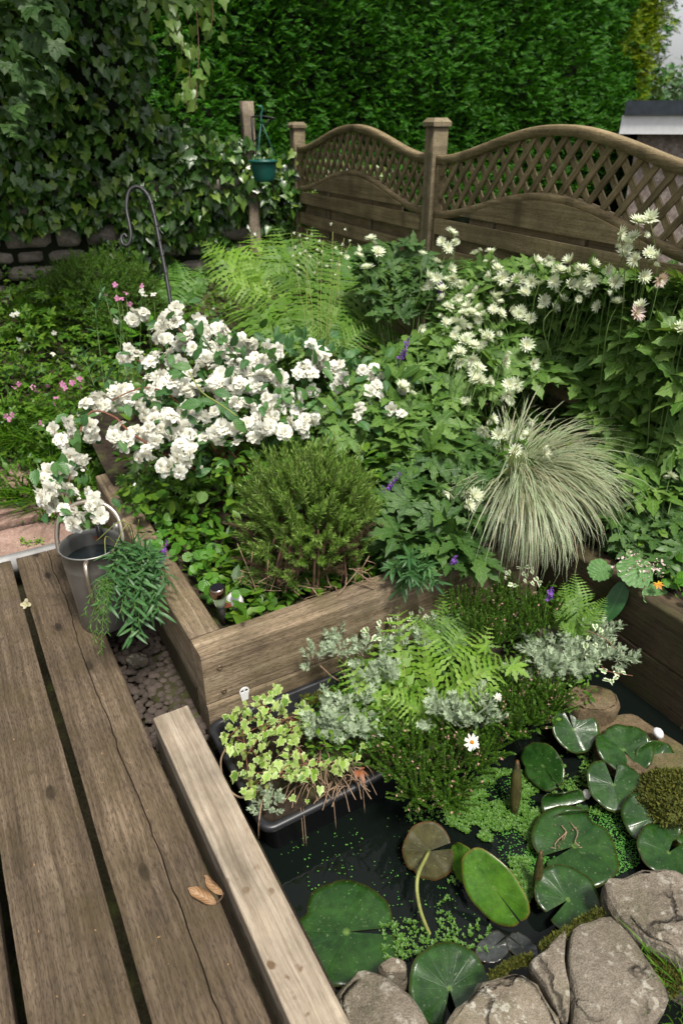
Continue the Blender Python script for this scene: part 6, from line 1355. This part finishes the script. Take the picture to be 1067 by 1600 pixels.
# understorey: small leaves that close the gaps of the bed
g = Geo(); T = strip(3, .5, None, .2, .25); n = 9000; s_, w_ = rng.uniform(1.72, 3.6, n), rng.uniform(.56, 2.45, n); P = s_[:, None] * E1 + w_[:, None] * E2; hmax = np.where((s_ < 2.15) & (w_ < 1.25), .05, np.where(w_ < .75, .12, .34)); hmax = np.where((s_ < 2.0) & (w_ > 1.25) & (w_ < 1.75), .05, hmax); P[:, 2] = .14 + hmax * rng.random(n) ** .8
g.inst(T, P, frames(unit(rng.normal(size=(n, 3)) * np.array([1, 1, .5])), unit(UP + .5 * rng.normal(size=(n, 3)))), rng.uniform(.03, .075, n)); tag(obj("bed_undergrowth", g.mesh("bed_undergrowth", [M['cover']])), "green undergrowth between the plants of the raised bed", "undergrowth", None, "stuff")
g = Geo(); n = 1500; s_, w_ = rng.uniform(-.1, 1.56, n), rng.uniform(1.96, 2.5, n); P = s_[:, None] * E1 + w_[:, None] * E2; P[:, 2] = .15 + .15 * rng.random(n); g.inst(T, P, frames(unit(rng.normal(size=(n, 3)) * np.array([1, 1, .5])), unit(UP + .5 * rng.normal(size=(n, 3)))), rng.uniform(.03, .06, n)); tag(obj("side_bed_undergrowth", g.mesh("side_bed_undergrowth", [M['cover']])), "green undergrowth on the side bed", "undergrowth", None, "stuff")

# ------------------------------------------------------------------ the left hand border
def gz(x, y): return zground(np.array(x), np.array(y))
n = 12500; X_, Y_ = rng.uniform(-3.7, .2, n), rng.uniform(2.4, 5.75, n); s_ = -.5 * X_ + .866 * Y_; w_ = .866 * X_ + .5 * Y_
keep = ~((w_ < .38) & (s_ < 3.28)) & ~((w_ > .40) & (s_ < 2.95)); X_, Y_ = X_[keep], Y_[keep]; n = len(X_); hh = .10 + .22 * np.clip(noise3(np.stack([X_, Y_, 0 * X_], -1), 33, 3.2, 2), 0, 1)
P = np.stack([X_, Y_, gz(X_, Y_) + hh * rng.random(n) ** .6], 1); g = Geo(); T2 = palmate(3, 75, .5, .0, 2, .2, .55, 3)
k = rng.random(n) < .5; Rr = frames(unit(rng.normal(size=(n, 3)) * np.array([1, 1, .4]) - np.array([0, .3, 0])), unit(UP + np.array([0, -.3, 0]) + .4 * rng.normal(size=(n, 3)))); S = rng.uniform(.03, .06, n); g.inst(T, P[k], Rr[k], S[k]); g.inst(T2, P[~k], Rr[~k], S[~k] * .8)
tag(obj("border_undergrowth", g.mesh("border_undergrowth", [M['cover']])), "low green undergrowth covering the left hand border", "undergrowth", None, "stuff")
crT = [palmate(5, 120, .5, .15, 6, .15, .6, 870 + k) for k in range(3)]; pkT = petal_flower([(5, 1, .3)], 4, True, .85); pkM = tmesh("flower", pkT, [M['pink'], M['stamen']]); whM = tmesh("flower", pkT, [M['petal'], M['stamen']])
def cranesbill(label, u, v, d, r, h, nl, flowers, mat='cover', fm=None, fs=.0145, sz=(.035, .06), Tm=None, cat="flowering plant"):
    c = dep(u, v, d); c[2] = float(gz(c[0], c[1])) + .02; root = thing("border_plant", label, cat, c, "plants of the left hand border")
    P, dd = mound(c, (r, r, h), nl, .55, -.05, int(u)); n = len(P); P[:, 2] = np.maximum(P[:, 2], c[2] + .03)
    scatter_leaves(root, Tm or crT, [M[mat]], P, leaf_frames(dd, .9, .45), rng.uniform(*sz, n), min(n, 75), score=np.clip(1 - dd[:, 1] + dd[:, 2] * .5, .2, 3))
    for (fu, fv) in flowers:
        p = dep(fu, fv, d - r * .6); put("flower", fm or pkM, root, p, frames(rand_dirs(1), unit(UP * .4 + np.array([0, -1, 0]) + .4 * rng.normal(size=3))[None])[0], fs); g = Geo(); tube(g, spline([c + UP * .05, (c + p) / 2 + UP * .05, p], 6), .0018, 4); part("stem", g, M['stem'], root)
cranesbill("low plant with pink flowers at the left margin", 30, 640, 3.7, .30, .22, 120, [(15, 655), (63, 660), (20, 648), (10, 650)])
cranesbill("pink flowered plant left of the white blossom's arch", 115, 640, 3.45, .30, .25, 140, [(98, 600), (113, 598), (125, 592), (102, 606), (126, 603), (85, 630), (88, 622)])
cranesbill("pink flowered plant behind the left margin one", 50, 590, 4.0, .34, .25, 150, [(75, 603), (52, 605), (30, 600), (22, 605), (58, 612)])
cranesbill("tall plant with pink flowers in front of the round green shrub", 200, 560, 3.7, .3, .42, 140, [(180, 445), (197, 458), (165, 462), (183, 466), (190, 467), (222, 447), (203, 475)], fs=.014)
cranesbill("white flowered leafy plant below the bare wall stones", 60, 540, 4.35, .40, .3, 170, [(27, 490), (85, 520), (30, 530), (83, 553), (20, 492), (115, 572)], fm=whM, fs=.015)
cranesbill("broad leaved plant between the wall stones and the tall pink flowers", 95, 500, 4.6, .38, .3, 110, [], 'cover', sz=(.06, .09), cat="plant", Tm=palT)
cranesbill("leafy plant with white seedheads before the crook", 235, 520, 3.5, .28, .42, 130, [(222, 455), (226, 462), (181, 502), (240, 460)], fm=whM, fs=.015)
cranesbill("dark leafy plant under the ferns, right of the crook", 330, 540, 3.6, .4, .3, 150, [], 'gera_dark', cat="plant", sz=(.05, .08))
cranesbill("yellow green leafy clump beside the round shrub", 235, 480, 4.5, .3, .3, 90, [], 'round', cat="plant", Tm=rnT, sz=(.06, .1))
shb = thing("round_shrub", "rounded fine leaved green shrub in front of the stone wall", "shrub", np.append(dep(160, 470, 4.75)[:2], .35)); c = np.append(dep(160, 470, 4.75)[:2], .42); P, dd = mound(c, (.5, .35, .40), 2300, .6, -.1, 8); n = len(P); g = Geo(); ht = [needle_sprig(18, 1, .9, 780 + k, .3, .3) for k in range(2)]
for j in range(2): k = np.arange(n) % 2 == j; g.inst(ht[j], P[k], frames(unit(dd[k] + .4 * rng.normal(size=(k.sum(), 3)) + UP * .3), rand_dirs(k.sum())), rng.uniform(.05, .08, k.sum()))
part("foliage", g, [M['heather'], M['twig']], shb, True, "stuff")
def grass_clump(label, c, n, r, h, mat='grass', spread=.6, w=.003):
    root = thing("grass_clump", label, "grass", c, "grass clumps"); g = Geo()
    for k in range(n):
        a = rng.uniform(0, 6.28); b = np.asarray(c) + np.array([math.cos(a), math.sin(a), 0]) * r * rng.random() ** .5; o = np.array([math.cos(a + rng.normal(0, .8)), math.sin(a + rng.normal(0, .8)), 0]); ln_ = h * rng.uniform(.5, 1.2); t = np.linspace(0, 1, 6)
        pts = b + o * (spread * ln_ * t ** 1.8)[:, None] + UP * (ln_ * (t - .45 * spread * t ** 2.4))[:, None]; sd = np.array([-o[1], o[0], 0]); ww = w * np.array([.9, 1, 1, .8, .5, .05]); V = np.stack([pts - sd * ww[:, None], pts + sd * ww[:, None]], 1).reshape(-1, 3); U = np.stack([np.tile([0, 1], 6), np.repeat(t, 2)], 1); g.add(V, [(2 * i, 2 * i + 1, 2 * i + 3, 2 * i + 2) for i in range(5)], U)
    part("blade", g, M[mat], root, True, "stuff")
for (u, v, nm) in ((40, 745, "long grass clump behind the paving at the left margin"), (105, 760, "long grass clump behind the paving by the white blossom's arch"), (10, 700, "tall grass clump at the left margin below the pink flowers"), (90, 700, "grass clump between the paving and the pink flowers")):
    c = at(u, v + 20, -.05); c[2] = float(gz(c[0], c[1])); grass_clump(nm, c, 260, .2, .30, 'grass', .9, .004)
c = at(1075, 1560, -.1); grass_clump("fine grass tuft beside the largest stone at the lower right corner", c, 160, .10, .10, 'grass', .7, .0018)
c = at(1010, 1470, -.09); grass_clump("few grass blades in the gap between the right hand stones", c, 30, .03, .06, 'grass', .8, .0014)
g = Geo()

# ------------------------------------------------------------------ moss and small loose things
mm = thing("moss_mound", "rounded golden green moss mound beside the lily pads at the right margin", "moss", at(1050, 1260, -.17)); c = at(1052, 1262, -.15); g = Geo(); P, dd = mound(c, (.115, .10, .10), 4200, .97, -.1, 6); g.inst(blade1(.4, .1), P, frames(unit(dd + .6 * rng.normal(size=dd.shape)), rand_dirs(len(P))), rng.uniform(.008, .016, len(P))); part("moss_tuft", g, M['moss'], mm, True, "stuff")
import bmesh as _b; b = _b.new(); _b.ops.create_icosphere(b, subdivisions=4, radius=1)
for v_ in b.verts: 
    q = np.array(v_.co); v_.co = Vector(q * np.array([.112, .097, .097]) * (1 + .16 * float(noise3(q, 6, 2.2, 3))))
me = bpy.data.meshes.new("cushion"); b.to_mesh(me); b.free(); me.materials.append(M['moss']); [setattr(f, 'use_smooth', True) for f in me.polygons]; obj("cushion", me, mm, c - at(1050, 1260, -.17))
for (poly, z, nm) in (([(840, 1478), (885, 1448), (930, 1418), (945, 1428), (900, 1455), (850, 1495)], -.05, "yellowish moss on the back edge of the largest stone"), ([(765, 1520), (800, 1500), (830, 1492), (840, 1505), (800, 1515), (770, 1535)], -.06, "moss strip between the lichen spotted stone and the water"), ([(1000, 1478), (1020, 1472), (1060, 1500), (1067, 1540), (1050, 1560)], -.07, "moss in the joint beside the grey block")):
    r_ = thing("stone_moss", nm, "moss", at(*poly[0], z), "moss on the pond stones"); moss_on(r_, poly, 1300, .011, z, .006)
wp = at(1028, 1146, -.09); wpm = pebble_mesh("white_pebble", M['ornament_white'], 66); o = obj("white_pebble", wpm, None, wp, (.3, .6, .4)); o.scale = (.017, .022, .028); tag(o, "small white pebble on the wet ledge by the dark sleeper wall", "pebble")
# curled dry leaf on the deck
dl = thing("dry_curled_leaf", "curled dry brown leaf lying on the deck beside the kerb", "leaf", at(322, 1395, .0)); T = strip(14, .42, lambda t: math.sin(pi * min(1, .06 + t * .92)) ** .6, 0, .0); 
for j, (u, v, dx, dy, sz, rl_) in enumerate(((338, 1412, -.95, .45, .078, 6.2), (348, 1398, -.75, .75, .066, 7.0))):
    g = Geo(); n1 = 16; n2 = 9; V = []; U = []
    for i in range(n1):
        t = i / (n1 - 1); hw = .26 * max(.03, math.sin(pi * min(1, .03 + t * .95)) ** 1.1)
        for k in range(n2):
            q = k / (n2 - 1) * 2 - 1; a = q * hw * rl_; V.append((math.sin(a) / rl_ * 1.0, t, (1 - math.cos(a)) / rl_ + .02 * math.sin(t * 9 + q * 3) + .10 * t * t)); U.append((k / (n2 - 1), t))
    F = [(i * n2 + k, i * n2 + k + 1, (i + 1) * n2 + k + 1, (i + 1) * n2 + k) for i in range(n1 - 1) for k in range(n2 - 1)]; g.add(V, F, U); put("lobe", g.mesh("lobe", M['dryleaf']), dl, at(u, v, .004), frames(np.array([[dx, dy, .05]]), np.array([[.5 - j, -.5, .75]]))[0], sz)
g = Geo(); tube(g, spline([at(338, 1412, .006), at(346, 1404, .012), at(350, 1394, .006)], 8), .0015, 5); part("stalk", g, M['twig'], dl)
# withered white petals on the deck, brown leaves in the trough
wpet = thing("withered_blossom", "withered white blossom stuck in the gap between two deck boards", "petal", at(45, 948, .0)); T = petal_flower([(4, 1, .9), (3, .8, 1.2)], 8, False, .7); M['wither'] = leafmat("withered_petal", [(.42, .40, .28), (.5, .47, .34)], .6, .2); put("petals", tmesh("petals", T, [M['wither'], M['stamen']]), wpet, at(43, 945, .003), frames(np.array([[1., 0, 0]]), np.array([[-.4, -.5, .7]]))[0], .024)
for i, (u, v, z, s, lab) in enumerate(((462, 1125, -.0, .042, "crumpled brown leaf in the trough between the ivy and the silver clump"), (560, 1205, -.02, .032, "small brown leaf on the trough's front rim"))):
    bl = thing("brown_leaf", lab, "leaf", at(u, v, z)); put("blade", tmesh("blade", palmate(5, 95, .5, .12, 6, .5, .5, 50 + i, .5), [M['brownleaf']]), bl, at(u, v, z), frames(np.array([[.4, -.7, -.2]]), np.array([[.2, -.5, .8]]))[0], s)
# catkin strands on the widest pad
ct = thing("dry_catkins", "pale dry catkin strands lying on the widest lily pad", "catkins", at(890, 1315, WATER + .04)); g = Geo()
for pts in ([(876, 1290), (884, 1300), (872, 1312), (866, 1320)], [(890, 1285), (902, 1300), (898, 1315), (905, 1322)], [(885, 1300), (880, 1312)]): tube(g, spline([at(u, v, WATER + .047) for u, v in pts], 10), .0016, 5)
for k in range(26): p = at(random.uniform(866, 906), random.uniform(1290, 1326), WATER + .047); tube(g, [p, p + rng.normal(0, .004, 3) * np.array([1, 1, .2])], .0012, 4)
part("strand", g, M['drytwig'], ct)
# weeds in the paving joints, leaf crumbs
for (u, v, lab) in ((52, 845, "tuft of weeds at the deck's metal edge strip"), (70, 812, "small weed in the paving joint behind the watering can"), (5, 815, "small weed at the left margin in the paving joint")):
    r_ = thing("paving_weed", lab, "weed", at(u, v, -.045), "weeds in the paving"); n = 40; P = at(u, v, -.035) + rng.normal(0, 1, (n, 3)) * np.array([.035, .012, .006]); scatter_leaves(r_, [strip(3, .5)], [M['fern_lime'] if u == 52 else M['round']], P, frames(unit(rng.normal(size=(n, 3)) * np.array([1, 1, .4])), unit(UP + .4 * rng.normal(size=(n, 3)))), rng.uniform(.012, .025, n), 40)
crm = Geo(); n = 46; u_ = rng.uniform(100, 420, n); P = np.array([L(random.uniform(.3, 2.6), random.choice([random.uniform(-.19, -.03), random.uniform(.04, .2)]), .0025) for _ in range(n)]); crm.inst(strip(2, .6, None, .3, .2), P, frames(rand_dirs(n) * np.array([1, 1, .1]), unit(UP + .2 * rng.normal(size=(n, 3)))), rng.uniform(.003, .009, n)); tag(obj("leaf_crumbs", crm.mesh("leaf_crumbs", [M['dryleaf']])), "tiny leaf crumbs scattered on the deck boards", "leaf litter", None, "stuff")
